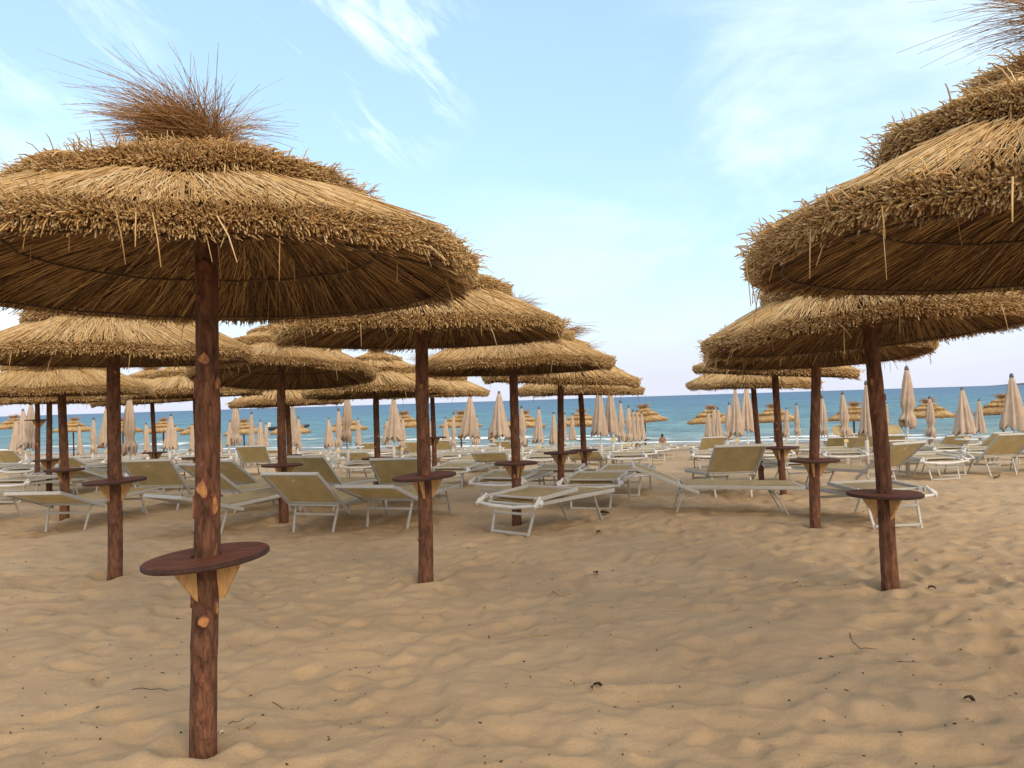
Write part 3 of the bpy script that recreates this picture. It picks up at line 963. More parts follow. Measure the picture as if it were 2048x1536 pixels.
def joined(P):
    """all parts of a sunbed in one mesh, for those far away"""
    import bmesh
    bm = bmesh.new(); mats = []
    for v in P.values():
        for me in (v if isinstance(v, list) else [v]):
            o = len(bm.faces); bm.from_mesh(me); bm.faces.ensure_lookup_table()
            ids = []
            for m in me.materials:
                if m not in mats:
                    mats.append(m)
                ids.append(mats.index(m))
            for f in list(bm.faces)[o:]:
                f.material_index = ids[f.material_index]
    me = bpy.data.meshes.new('sunbed'); bm.to_mesh(me); bm.free()
    for m in mats:
        me.materials.append(m)
    return me


_far = {}
BEDS = []
G_BED = 'white sunbeds with cream slings'
_protos = {}


def sunbed(label, x, y, dirv, state, ang, parts=True, group=G_BED, sink=.0):
    rz = math.atan2(-dirv[0], dirv[1])
    # rest the four feet on the sand
    z0 = gz(x, y); L = math.hypot(*dirv); ux, uy = dirv[0] / L, dirv[1] / L
    z1 = gz(x + ux * 1.34, y + uy * 1.34)
    pitch = math.atan2(z1 - z0, 1.40)
    z = z0 + .01 - sink
    if parts:
        key = (state, ang)
        if key in _protos:
            r = copy_tree(_protos[key]); r.location = (x, y, z)
        else:
            P = bed_proto(state, ang, True)
            r = empty('sunbed', (x, y, z))
            link('seat_frame', P['seat_frame'], r); link('seat_sling', P['seat_sling'], r)
            for m in P['leg']:
                link('leg', m, r)
            for m in P['cross_bar']:
                link('cross_bar', m, r)
            bk = link('backrest', P['backrest'], r); link('back_sling', P['back_sling'], bk)
            if 'pull_loop' in P:
                link('pull_loop', P['pull_loop'], bk)
            if 'sunshade' in P:
                link('sunshade', P['sunshade'], r)
            _protos[key] = r
    else:
        key = (state, ang)
        if key not in _far:
            _far[key] = joined(bed_proto(state, ang, False))
        r = link('sunbed', _far[key]); r.location = (x, y, z)
    r.rotation_euler = Matrix.Rotation(rz, 3, 'Z').__matmul__(Matrix.Rotation(pitch, 3, 'X')).to_euler()
    tag(r, label, 'sunbed', group)
    BEDS.append((x + ux * .65, y + uy * .65))
    return r


near_beds = [
    ('long open sunbed seen side-on with its low back raised toward the left', 2.2, 10.65, (1, -.14), 'raised', 20),
    ('sunbed with tan raised back turned to the viewer, just right of the nearest pole', -2.45, 9.85, (.32, .95), 'raised', 38),
    ('sunbed with low tan back, between that raised sunbed and the centre-left pole', -1.57, 10.0, (.3, .95), 'raised', 18),
    ('sunbed with raised tan back between the two front left poles', -5.5, 12.5, (.05, 1), 'raised', 38),
    ('sunbed with low back partly behind the nearest pole, its foot pointing right', -3.86, 10.2, (.55, .83), 'raised', 18),
    ('sunbed with raised back peeking out right of the nearest pole', -4.27, 11.9, (.6, .8), 'raised', 38),
    ('sunbed with raised back farther off, second right of the nearest pole', -4.5, 13.4, (.55, .83), 'raised', 38),
    ('sunbed with raised tan back behind the front raised one, its pull loop in view', -2.9, 11.9, (.3, .95), 'raised', 38),
    ('sunbed with raised tan back half hidden by the centre-left pole and table', -1.68, 12.2, (.1, .99), 'raised', 38),
    ('sunbed with low back at the far left before the three close poles', -5.9, 10.6, (.13, .99), 'raised', 18),
    ('sunbed of which only the foot end enters the photo at the left edge', -7.75, 10.6, (.13, .99), 'flat', 0),
    ('sunbed folded shut in front of the centre pole, nearest of the folded ones', -.02, 9.1, (.66, .75), 'folded', 176),
    ('sunbed folded shut just behind the nearest folded one, left of the centre pole', -.24, 12.3, (.38, .92), 'folded', 176),
    ('sunbed folded shut right of the nearest folded one, before the slim brown pole', 1.06, 11.2, (.33, .94), 'folded', 176),
    ('sunbed folded shut between the centre pole and the slim brown pole behind it', .70, 13.6, (.25, .97), 'folded', 176),
    ('sunbed folded shut at the left head end of the long open sunbed', 1.75, 13.1, (.3, .95), 'folded', 176),
    ('sunbed with raised tan back standing alone behind the long open sunbed', 3.32, 12.3, (-.03, 1), 'raised', 38),
    ('sunbed with raised golden back behind the leaning pole at the right', 5.75, 12.6, (-.45, .89), 'raised', 38),
    ('sunbed folded shut behind the table of the leaning pole, pale sling in view', 4.2, 8.95, (-.10, .99), 'folded', 176),
]
for lb, x, y, dv, st, an in near_beds:
    sunbed(lb, x, y, dv, st, an)
mid_beds = [
    ('sunbed folded shut standing clear on the sand right of the leaning pole', 1886, 957, (-.12, .99), 'folded', 176),
    ('sunbed folded shut at right with its feet splayed, left of the far right parasol base', 1971, 933, (.35, .94), 'folded', 176),
    ('sunbed tilted on the sand right before the far right parasol base', 2010, 931, (.2, .98), 'flat', 0),
    ('sunbed folded shut right behind the knotty right pole', 1606, 968, (-.25, .97), 'folded', 176),
    ('sunbed folded shut between the slanting pole and the knotty right pole', 1550, 938, (.1, .99), 'folded', 176),
    ('sunbed folded shut right behind the front raised sunbeds left of centre', 722, 961, (.12, .99), 'folded', 176),
    ('sunbed folded shut right of the centre-left pole table, its legs on bare sand', 900, 973, (.35, .94), 'folded', 176),
    ('sunbed behind the centre pole table with tan underside', 985, 952, (.1, .99), 'raised', 18),
    ('sunbed folded shut at left edge, first behind the low-backed one', 22, 1003, (.25, .97), 'folded', 176),
    ('sunbed folded shut behind the front pole of the left three', 100, 985, (.2, .98), 'folded', 176),
    ('sunbed folded shut at left edge, in the third row behind the low-backed one', 40, 968, (.2, .98), 'folded', 176),
    ('sunbed folded shut in the third row between the left three poles', 88, 962, (.2, .98), 'folded', 176),
    ('sunbed with raised tan back under the leaning closed parasols at the left edge', 28, 948, (.1, .99), 'raised', 38),
    ('sunbed with pale raised back right of the left three poles', 163, 962, (.3, .95), 'raised', 25),
    ('sunbed folded shut right of the left three poles, behind the thick pole', 196, 972, (.25, .97), 'folded', 176),
    ('sunbed folded shut left of the two tall closed parasols at centre', 1085, 945, (.2, .98), 'folded', 176),
    ('sunbed folded shut under the two tall closed parasols at centre', 1256, 946, (.15, .98), 'folded', 176),
    ('sunbed folded shut right of the two tall closed parasols, on the edge of the gap', 1283, 930, (.2, .98), 'folded', 176),
    ('sunbed folded shut standing out into the sandy gap left of centre right', 1332, 917, (.2, .98), 'folded', 176),
    ('sunbed folded shut standing behind that one nearer the sea in the gap', 1326, 905, (.15, .98), 'folded', 176),
    ('sunbed with raised tan back by the sea, left of the far right closed parasols', 1893, 920, (-.15, .98), 'raised', 38),
    ('sunbed with raised tan back by the sea, right of the twin closed parasols', 1978, 918, (-.3, .95), 'raised', 38),
    ('sunbed with raised tan back cut by the right edge of the photo', 2046, 922, (-.2, .98), 'raised', 38),
    ('sunbed with pale round sunshade up, left of the leaning pole', 1676, 925, (.1, 1), 'visor', 30),
    ('sunbed with pale round sunshade up, right of the leaning pole', 1776, 915, (.1, 1), 'visor', 30),
    ('sunbed with low tan back right of the leaning pole, behind the golden one', 1786, 925, (.1, .99), 'raised', 25),
]
for lb, px, py, dv, st, an in mid_beds:
    x, y = gpos(px, py)
    sunbed(lb, x, y, dv, st, an)

# ------------------------------------------------------------------ closed parasols
def cloth_mesh(seed, style, wb):
    """closed canopy, length 1 hanging down from z=0, bottom half-width wb (in units of its length)"""
    g = np.random.default_rng(seed); na, nz = 48, 26
    t = np.linspace(0, 1, nz)[:, None]; a = (np.arange(na) * 2 * PI / na)[None, :]
    if style == 'loose':
        Rr = .035 + (wb - .035) * t ** .92
    elif style == 'tied':
        Rr = np.interp(t, [0, .3, .62, .74, .80, .90, 1], [.035, .09, wb * .82, wb * .55, wb * .55, wb * .95, wb * .8])
    else:
        Rr = np.interp(t, [0, .35, .75, .9, 1], [.035, .07, .095, .10, .115])
    ph = g.uniform(0, 6); nfold = 8
    amp = np.interp(t, [0, .12, 1], [0, .22, .36])
    tw = {'loose': .25, 'tied': .9, 'slim': .5}[style] * g.choice([-1, 1])
    fold = np.cos(nfold * (a + tw * t) + ph) + .5 * np.cos((nfold * 2 + 1) * (a + tw * t) + 2 * ph) + .6 * np.cos(3 * (a + tw * t) + ph * 1.7)
    rad = Rr * (1 + amp * fold * .82)
    rad = rad + .012 * vnoise(a * 3 + 0 * t, t * 9 + 0 * a, seed) * t
    cx = .03 * math.cos(ph) * t ** 2; cy = .03 * math.sin(ph) * t ** 2
    z = -t - (.05 * np.cos(nfold * (a + tw) + ph + 1.) + .04 * vnoise(a * 4 + 0 * t, 0 * a + 3. + 0 * t, seed + 1)) * (t > .93)
    V = np.stack([cx + rad * np.cos(a), cy + rad * np.sin(a), z + 0 * a], -1).reshape(-1, 3)
    # hem turned under
    inn = V.reshape(nz, na, 3)[-1].copy(); inn[:, :2] *= .72; inn[:, 2] += .05
    V = np.concatenate([V, inn])
    i = np.arange(nz)[:, None] * na; k = np.arange(na)[None, :]; k2 = (k + 1) % na
    Q = np.stack([i + k, i + na + k, i + na + k2, i + k2], -1).reshape(-1, 4)
    return mesh_np('cloth', V, Q, None, ('cloth',))


CLOTH = {}
for st, wb in (('loose', .19), ('loosewide', .22), ('tied', .15), ('slim', .11)):
    for v in range(3):
        CLOTH[(st, v)] = cloth_mesh(31 + v * 7 + len(st), 'loose' if st.startswith('loose') else st, wb)
b = MB(); b.tube([(0, 0, -.2), (0, 0, 2.0)], .019, 10); PPOLE = b.mesh('pole', ['white'], True)
b = MB(); b.lathe([(.0, -.1), (.043, -.1), (.043, .62), (.036, .66), (.022, .67), (.02, .66)], 16); PSLEEVE = b.mesh('sleeve', ['white'], True)
b = MB(); b.lathe([(.0, .06), (.018, .055), (.035, .03), (.042, 0), (.040, -.04), (.0, -.05)], 12); PFIN = b.mesh('finial', ['cap'], True)
b = MB(); b.bar((-.065, -.05, 0), (.065, -.05, 0), .01, .10); b.bar((-.02, -.05, -.0), (-.02, .0, -.0), .02, .02); PPLATE = b.mesh('number_plate', ['plate'])
b = MB(); b.lathe([(.022, .018), (.25, .02), (.28, .012), (.285, 0), (.27, -.015), (.06, -.03), (.05, -.12), (.03, -.13)], 28); PTABLE = b.mesh('table_top', ['white'], True)

# top x, top y, hem y, hem width px, style, base x, has table
CP = [
    (32, 841, 908, 25, 'loose', 36, 0), (46, 821, 894, 27, 'loose', 53, 0), (62, 807, 894, 22, 'tied', 59, 0), (159, 850, 908, 10, 'slim', 159, 0), (187, 837, 903, 14, 'tied', 186, 0),
    (213, 814, 892, 25, 'loose', 216, 0), (259, 792, 903, 27, 'tied', 260, 0), (292, 847, 903, 12, 'slim', 294, 0), (342, 830, 896, 22, 'loose', 340, 0), (350, 852, 897, 14, 'loose', 349, 0),
    (384, 849, 901, 12, 'slim', 385, 0), (437, 841, 904, 14, 'loose', 437, 0), (460, 842, 891, 14, 'loose', 459, 0), (471, 800, 885, 20, 'tied', 474, 0), (503, 826, 894, 12, 'slim', 503, 0),
    (521, 841, 896, 16, 'loose', 523, 0), (532, 847, 892, 10, 'tied', 532, 1), (585, 805, 888, 15, 'slim', 588, 0), (597, 835, 896, 12, 'tied', 596, 0), (657, 837, 893, 19, 'loose', 661, 0),
    (677, 819, 892, 14, 'tied', 677, 0), (694, 783, 880, 20, 'tied', 697, 0), (716, 837, 889, 11, 'slim', 717, 1), (774, 840, 887, 16, 'loose', 776, 1), (787, 793, 878, 29, 'loose', 789, 0),
    (806, 835, 893, 14, 'loose', 804, 0), (862, 838, 888, 12, 'loose', 862, 0), (891, 836, 883, 14, 'loose', 890, 1), (907, 827, 892, 11, 'tied', 907, 0), (940, 792, 873, 36, 'loosewide', 944, 0),
    (953, 832, 887, 14, 'loose', 952, 0), (998, 786, 872, 37, 'loosewide', 1001, 0), (986, 838, 884, 13, 'tied', 986, 1), (1018, 842, 880, 13, 'loose', 1015, 0), (1043, 814, 889, 15, 'tied', 1046, 0),
    (1078, 816, 884, 20, 'loose', 1079, 0), (1107, 826, 887, 17, 'loose', 1108, 0), (1129, 827, 879, 10, 'slim', 1130, 1), (1145, 828, 879, 13, 'loose', 1146, 0), (1197, 772, 868, 30, 'loosewide', 1204, 0),
    (1220, 772, 866, 28, 'loosewide', 1227, 0), (1241, 803, 879, 15, 'tied', 1244, 0), (1257, 813, 880, 15, 'tied', 1258, 0), (1266, 821, 880, 12, 'loose', 1268, 0), (1274, 822, 879, 11, 'slim', 1276, 1),
    (1283, 825, 877, 13, 'loose', 1286, 1), (1417, 825, 875, 15, 'loose', 1417, 0), (1428, 817, 877, 17, 'loose', 1430, 0), (1436, 817, 879, 15, 'loose', 1440, 1), (1458, 807, 877, 16, 'tied', 1456, 0),
    (1470, 776, 868, 24, 'loose', 1474, 0), (1492, 774, 860, 32, 'loosewide', 1497, 0), (1573, 817, 872, 12, 'slim', 1573, 0), (1593, 808, 868, 12, 'tied', 1595, 0), (1644, 794, 868, 16, 'tied', 1652, 1),
    (1685, 786, 870, 20, 'tied', 1692, 0), (1732, 766, 868, 26, 'loose', 1736, 0), (1773, 806, 850, 10, 'slim', 1774, 0), (1813, 737, 850, 30, 'tied', 1816, 0), (1859, 795, 870, 18, 'tied', 1864, 1),
    (1924, 778, 865, 36, 'loosewide', 1935, 1), (1958, 800, 864, 21, 'loose', 1961, 1), (2023, 752, 855, 42, 'loosewide', 2032, 1),
]
MARKS = [(-40, 'photo left edge'), (225, 'thick front left pole'), (405, 'nearest pole'), (566, 'tilted canopy pole'), (752, 'bushy tuft pole'), (848, 'tall centre-left pole'), (1030, 'centre pole'), (1161, 'slim rear centre pole'), (1512, 'slanting rear pole'), (1631, 'knotty right pole'), (1752, 'leaning pole')]
NTH = ['first', 'second', 'third', 'fourth', 'fifth', 'sixth', 'seventh', 'eighth', 'ninth', 'tenth', 'eleventh', 'twelfth', 'thirteenth']
order = sorted(range(len(CP)), key=lambda i: CP[i][0]); cnt = {}; CPL = {}
for i in order:
    m = [n for p, n in MARKS if p <= CP[i][0]][-1]; cnt[m] = cnt.get(m, 0) + 1; CPL[i] = (NTH[cnt[m] - 1], m)
CPOS = []
for i, (tx, ty, hy, hw, st, bx, tb) in enumerate(CP):
    ln = hy - ty
    d = min(max(1.16 * F / ln, 15.3), 46 / (1 + K_S * (tx - 1024) / F))
    if tx > 1780 and ln > 95:
        d = 16.4
    top = at_depth(tx, ty, d); hem = at_depth(tx, hy, d)
    zb0 = float(base_h(top.x, d)); bxw = x_for(bx, zb0, d); zb = float(base_h(bxw, d))
    H = top.z - zb; Lc = top.z - hem.z
    root = empty('closed_parasol', (bxw, d, zb))
    nth, m = CPL[i]
    look = {'loose': 'loosely closed beige parasol', 'loosewide': 'full loosely closed beige parasol', 'tied': 'beige parasol tied closed near its hem', 'slim': 'slim tightly closed beige parasol'}[st]
    tag(root, f'{look}, {nth} one right of the {m}', 'parasol', 'closed beige parasols')
    ax = Vector((top.x - bxw, 0, H))
    q = Vector((0, 0, 1)).rotation_difference(ax).to_matrix().to_4x4()
    o = link('pole', PPOLE, root); o.matrix_local = q @ Matrix.Diagonal((1, 1, (ax.length - .02) / 2.0, 1))
    link('sleeve', PSLEEVE, root)
    o = link('cloth', CLOTH[(st, (i * 7 // 3) % 3)], root)
    base_w = {'loose': .19, 'loosewide': .22, 'tied': .15, 'slim': .115}[st] * 1.08
    sx = (hw / 2 * d / F) / base_w
    o.matrix_local = Matrix.Translation(ax) @ q @ Matrix.Rotation(random.uniform(0, 6), 4, 'Z') @ Matrix.Diagonal((sx, sx, Lc, 1))
    link('finial', PFIN, root, ax)
    if i % 5 in (0, 2):
        o = link('number_plate', PPLATE, root, (ax.x * .4, -.02, max(.5, H - Lc - .16)), (0, 0, random.uniform(-.5, .5)))
    if tb:
        link('table_top', PTABLE, root, (0, 0, .60))
    CPOS.append((bxw, d, i))

# sunbeds standing left and right of the closed parasols
nb = 0
for (x, d, i) in sorted(CPOS, key=lambda c: c[1]):
    nth, m = CPL[i]
    for side, sw in ((-1, 'left'), (1, 'right')):
        bx = x + side * random.uniform(.62, .8); by = d - random.uniform(.3, .9)
        dv = (random.uniform(-.12, .35), 1.)
        cx, cy = bx + dv[0] * .65, by + .65
        if by + K_S * bx > 50 or any(math.hypot(cx - a, (cy - c) * .55) < .85 for a, c in BEDS):
            continue
        u = random.random()
        st, an = ('folded', 176) if u < .72 else (('flat', 0) if u < .86 else ('raised', 38 if u < .93 else 18))
        w = {'folded': 'folded sunbed', 'flat': 'flat open sunbed', 'raised': 'raised-back sunbed' if an == 38 else 'low-backed sunbed'}[st]
        sunbed(f'{w} {sw} of the {nth} closed parasol right of the {m}', bx, by, dv, st, an, parts=d < 21)
        nb += 1
print('auto beds', nb, 'all', len(BEDS))

# ------------------------------------------------------------------ things lying on the sand
def on_sand(px, py, dz=0.):
    v = ray(px, py)
    for k in range(1, 3000):
        d = 2.0 + k * .01
        p = EYE + v * (d / v.y)
        if p.z < gz(p.x, p.y):
            return p.x, p.y, gz(p.x, p.y) + dz
    return p.x, p.y, p.z


def twig(label, pxs, r, mat, name='twig', cat_='twig'):
    P = [on_sand(a, b_, r * .6) for a, b_ in pxs]
    o = empty(name, P[0]) if False else None
    b_ = MB(); c = Vector(P[0])
    pts = []
    for i in range(len(P) - 1):
        for t in (0, .33, .66):
            q = Vector(P[i]).lerp(Vector(P[i + 1]), t); pts.append(Vector((q.x, q.y, gz(q.x, q.y) + r * .6 + random.uniform(0, r))) - c)
    pts.append(Vector(P[-1]) - c)
    b_.tube(pts, [r * (1 - .5 * i / len(pts)) for i in range(len(pts))], 6)
    ob = link(name, b_.mesh(name, [mat], True), None, c)
    return tag(ob, label, cat_)


def leaf(label, px, py, size, mat='leaf', name='dry_leaf', cat_='leaf', n=3):
    x, y, z = on_sand(px, py); g = random.Random(px); b_ = MB()
    for k in range(n):
        a = g.uniform(0, 6.3); L = size * g.uniform(.6, 1.1); W = L * .3; V = []; Fs = []
        ox, oy = g.uniform(-.4, .4) * size, g.uniform(-.4, .4) * size
        for i in range(6):
            t = i / 5; w = W * math.sin(PI * min(max(t, .04), .97)); h = .25 * L * math.sin(PI * t) + .012
            for u in (-1, 0, 1):
                lx = L * (t - .5); ly = w * u
                V.append((ox + lx * math.cos(a) - ly * math.sin(a), oy + lx * math.sin(a) + ly * math.cos(a), h + abs(u) * W * .5))
        for i in range(5):
            for u in range(2):
                Fs.append((i * 3 + u, i * 3 + u + 1, i * 3 + u + 4, i * 3 + u + 3))
        b_.add(V, Fs); b_.add([(p[0], p[1], p[2] - .003) for p in V], [f[::-1] for f in Fs])
    ob = link(name, b_.mesh(name, [mat], True), None, (x, y, z))
    return tag(ob, label, cat_)


# ground sheet is built before the litter so that everything rests on it
def axis_pts(segs):
    out = []
    for a, b_, st in segs:
        n = max(1, int(round((b_ - a) / st))); out += list(np.linspace(a, b_, n, endpoint=False))
    out.append(segs[-1][1]); return np.array(out)


xs = axis_pts([(-900, -150, 50), (-150, -60, 5), (-60, -20, .6), (-20, -8.5, .11), (-8.5, -4.2, .04), (-4.2, 4.2, .022), (4.2, 8.5, .04), (8.5, 20, .11), (20, 60, .6), (60, 150, 5), (150, 900, 50)])
ys = axis_pts([(-60, -4, 4), (-4, 2.4, .4), (2.4, 7, .02), (7, 11, .028), (11, 18, .06), (18, 30, .16), (30, 62, .4), (62, 120, 3), (120, 340, 40)])
GX, GY = np.meshgrid(xs, ys, indexing='ij')
GZ = ground(GX, GY)
nx, ny = len(xs), len(ys)
V = np.stack([GX, GY, GZ], -1).reshape(-1, 3)
ii = (np.arange(nx - 1)[:, None] * ny + np.arange(ny - 1)[None, :])
Q = np.stack([ii, ii + ny, ii + ny + 1, ii + 1], -1).reshape(-1, 4)
wet = np.clip(((GY + K_S * GX) - 51.0) / 3.0 + .25 * vnoise(GX * .3, GY * .3, 12), 0, 1)
go = link('beach', mesh_np('beach', V, Q, None, ('sand',), None, {'wet': wet.reshape(-1)}))
go['kind'] = 'structure'

twig('thin bent straw stem on the sand in front of the folded centre sunbed', [(1098, 1194), (1106, 1183), (1120, 1193), (1142, 1188)], .004, 'dry_straw', 'straw_stem', 'straw')
twig('short pale straw stem standing out of the sand, below the centre sunbed', [(1303, 1124), (1316, 1111)], .004, 'dry_straw', 'straw_stem', 'straw')
twig('long pale straw stem lying at mid left of the open sand', [(1045, 1277), (1085, 1271), (1135, 1264)], .0035, 'dry_straw', 'straw_stem', 'straw')
twig('yellow straw stem lying right of the foot of the nearest pole', [(480, 1461), (512, 1446)], .004, 'dry_straw', 'straw_stem', 'straw')
twig('dark crooked twig just right of the foot of the nearest pole', [(457, 1450), (466, 1444), (476, 1445), (488, 1437)], .002, 'dark_twig')
twig('thin dark twig on the sand left of the nearest pole, below the table', [(265, 1381), (320, 1378), (348, 1380)], .002, 'dark_twig')
twig('short greenish dark stick lying at the right of the open sand', [(1795, 1325), (1823, 1326)], .002, 'dark_twig')
twig('dark thin stick on the far sand right of the folded sunbed at right', [(1989, 957), (1999, 950)], .018, 'dark_twig')
twig('curved thin twig on the sand left of the leaning pole', [(1700, 1268), (1705, 1285), (1720, 1298), (1755, 1299)], .0022, 'dark_twig')
twig('curled thin twig right of the nearest pole, halfway up the sand', [(545, 1405), (560, 1415), (585, 1419), (598, 1414)], .002, 'dark_twig')
leaf('dark dry leaf clump on the sand right of the folded centre sunbed', 1208, 1030, .10)
leaf('brown dry leaf clump below the other leaf clump at centre', 1197, 1066, .075)
leaf('black flat leaf lying alone at mid sand below the gap', 1193, 1152, .075, 'dark_twig', n=1)
leaf('black shiny scrap at the lower right of the sand', 1943, 1405, .055, 'dark_twig', 'dark_scrap', 'scrap', 2)
leaf('brown curled leaf by the foot of the leaning pole', 1862, 1180, .06, n=2)
leaf('dark tangle of leaf bits at lower centre of the sand', 1190, 1378, .05, n=3)
leaf('small white broken shell beside the foot of the nearest pole', 441, 1475, .03, 'shell', 'broken_shell', 'shell', 2)
leaf('small white broken shell on the sand at lower centre', 1201, 1462, .022, 'shell', 'broken_shell', 'shell', 2)
leaf('pale shell fragments on the sand left of the leaning pole', 1591, 1170, .045, 'shell', 'broken_shell', 'shell', 3)
x, y, z = on_sand(222, 1141)
b = MB(); b.lathe([(0, .03), (.016, .03), (.02, .024), (.02, 0), (0, 0)], 14)
tag(link('bottle_cap', b.mesh('bottle_cap', ['green_cap']), None, (x, y, z)), 'green plastic bottle cap at the foot of the thick left pole', 'bottle cap')

# uncountable specks of bark and seaweed
n = 900
px = RNG.uniform(-9, 9, n); d = 3. + 12 * RNG.uniform(0, 1, n) ** 1.3; x = px * d / 9 * .72; zz = ground(x, d)
L = .004 + .02 * RNG.uniform(0, 1, n) ** 3 * np.where(RNG.uniform(size=n) < .08, 2.2, 1.); an = RNG.uniform(0, 6.28, n); el = RNG.normal(0.1, .3, n)
D = np.stack([np.cos(an) * np.cos(el), np.sin(an) * np.cos(el), np.sin(el)], -1); P = np.stack([x, d, zz + .003], -1)
C = np.stack([P - D * L[:, None] * .5, P + D * L[:, None] * .5], 1)
Vv, Qq, Tt, A = straws(C, RNG.uniform(.004, .009, n), np.where(RNG.uniform(size=n) < .8, 0., .8) + RNG.uniform(0, .12, n), .7)
MAT['speck'] = straw_mat('speck', [(0, (.03, .02, .014)), (.5, (.12, .07, .04)), (1, (.5, .36, .2))])
so = link('sand_litter', mesh_np('sand_litter', Vv, Qq, Tt, ('speck',), None, {'tint': A})); so['kind'] = 'stuff'

# ------------------------------------------------------------------ sea
ca = math.cos(math.atan(K_S)); sa = math.sin(math.atan(K_S))
ts = axis_pts([(-30000, -3000, 3000), (-3000, -400, 200), (-400, -90, 8), (-90, 90, .7), (90, 400, 8), (400, 3000, 200), (3000, 30000, 3000)])
ss = axis_pts([(46, 53, 1.0), (53, 75, .13), (75, 130, .4), (130, 320, 2.), (320, 1200, 20), (1200, 30000, 1600)])
TT, SS = np.meshgrid(ts, ss, indexing='ij')
# s is measured along y at x = 0; offset o is the true distance from the waterline
o_ = (SS - 55.2) * ca
X = TT * ca + o_ * sa; Y = -TT * sa + o_ * ca + 55.2
amp = np.clip((o_ + 1) / 5, 0, 1)
z = np.zeros_like(X)
sw = .5 * vnoise(TT * .035, o_ * .10, 21)
z += amp * (.055 * vnoise(TT * .22, o_ * .75, 22) + .035 * vnoise(TT * .5, o_ * 1.6, 23)) * np.clip(320 / (np.abs(TT) + np.abs(o_) + 1), 0, 1)
foam = np.zeros_like(X) - .6
for k, (pos, hgt, wid, fm) in enumerate(((2.2, .05, .5, .55), (6.2, .13, .7, .50), (10.5, .19, .8, .50), (15.5, .16, .9, .32), (25., .16, 1.2, .16), (38., .14, 1.5, .05), (56., .14, 1.8, .0))):
    cpos = pos + 1.3 * vnoise(TT * .06 + 7 * k, 0 * TT + k, 30 + k) + .35 * vnoise(TT * .3, 0 * TT + k, 40 + k)
    here = np.clip(.45 + 1.0 * vnoise(TT * .045 + 3 * k, 0 * TT + 2 * k, 50 + k) + .55 * vnoise(TT * .19, 0 * TT + k, 70 + k), 0, 1)
    u = (o_ - cpos) / wid
    z += hgt * here * np.exp(-np.where(u < 0, u * u * 2.4, u * u * .5))
    foam = np.maximum(foam, -.6 + (fm + .6) * here ** .6 * np.exp(-np.where(u < 0, u * u * .35, u * u * 1.6)))
foam = np.maximum(foam, .36 * np.exp(-((o_ - .2) / .5) ** 2) - .02)
foam = np.maximum(foam, np.where((o_ > .0) & (o_ < 12), -.10 + .18 * vnoise(TT * .12, o_ * .5, 60), -.6))
off = np.interp(o_, [0, 3, 8, 16, 35, 80, 200, 600, 3000, 30000], [0, .05, .10, .16, .25, .36, .52, .7, .9, 1.])
V = np.stack([X, Y, SEA_Z + z], -1).reshape(-1, 3)
nt_, ns_ = len(ts), len(ss)
ii = (np.arange(nt_ - 1)[:, None] * ns_ + np.arange(ns_ - 1)[None, :])
Q = np.stack([ii, ii + ns_, ii + ns_ + 1, ii + 1], -1).reshape(-1, 4)
sea = link('sea', mesh_np('sea', V, Q, None, ('sea',), None, {'foam': foam.reshape(-1), 'offshore': off.reshape(-1)})); sea['kind'] = 'structure'

# low headland beyond the bay, at the far right
hp = at_depth(2090, 768, 9000)
nx_, ny_ = 60, 16; V = []
for i in range(nx_):
    for j in range(ny_):
        u = i / (nx_ - 1); v = j / (ny_ - 1) * 2 - 1
        hgt = 95 * (1 - v * v) * min(1, u * 3.2) ** .8 * (.55 + .45 * math.sin(u * 7 + 1) ** 2)
        V.append((hp.x - 330 + u * 4200, hp.y + v * 900, SEA_Z - 3 + hgt))
Q = [(i * ny_ + j, (i + 1) * ny_ + j, (i + 1) * ny_ + j + 1, i * ny_ + j + 1) for i in range(nx_ - 1) for j in range(ny_ - 1)]
hl = link('hills', mesh_np('hills', np.array(V), np.array(Q), None, ('hill',))); hl['kind'] = 'structure'

# dinghy out on the water
p = at_depth(578, 859, 112)
boat = empty('motor_dinghy', (p.x, 112, SEA_Z)); tag(boat, 'small dark dinghy with white fittings on the water behind a shore parasol', 'boat')
b = MB()
for sy in (-1, 1):
    b.tube([(-2.6, sy * .75, .35), (-1, sy * .85, .30), (1.2, sy * .8, .35), (2.3, sy * .4, .5), (2.75, 0, .6)], [.26, .28, .27, .24, .2], 10)
b.bar((-2.4, 0, .15), (2.2, 0, .2), 1.4, .2)
link('hull', b.mesh('hull', ['hull_dark'], False), boat)
b = MB(); b.bar((.2, 0, .25), (.2, 0, 1.05), .6, .5); b.bar((.35, 0, 1.05), (.1, 0, 1.3), .5, .05); link('console', b.mesh('console', ['white']), boat)
b = MB(); b.bar((-2.75, 0, .1), (-2.75, 0, 1.0), .35, .4); b.bar((-2.9, 0, .9), (-2.55, 0, 1.1), .34, .3); link('outboard_motor', b.mesh('outboard_motor', ['white']), boat)
b = MB(); b.tube([(-1.2, -.7, .5), (-1.2, -.7, 1.9), (-1.2, .7, 1.9), (-1.2, .7, .5)], .035, 8); link('roll_bar', b.mesh('roll_bar', ['white']), boat)

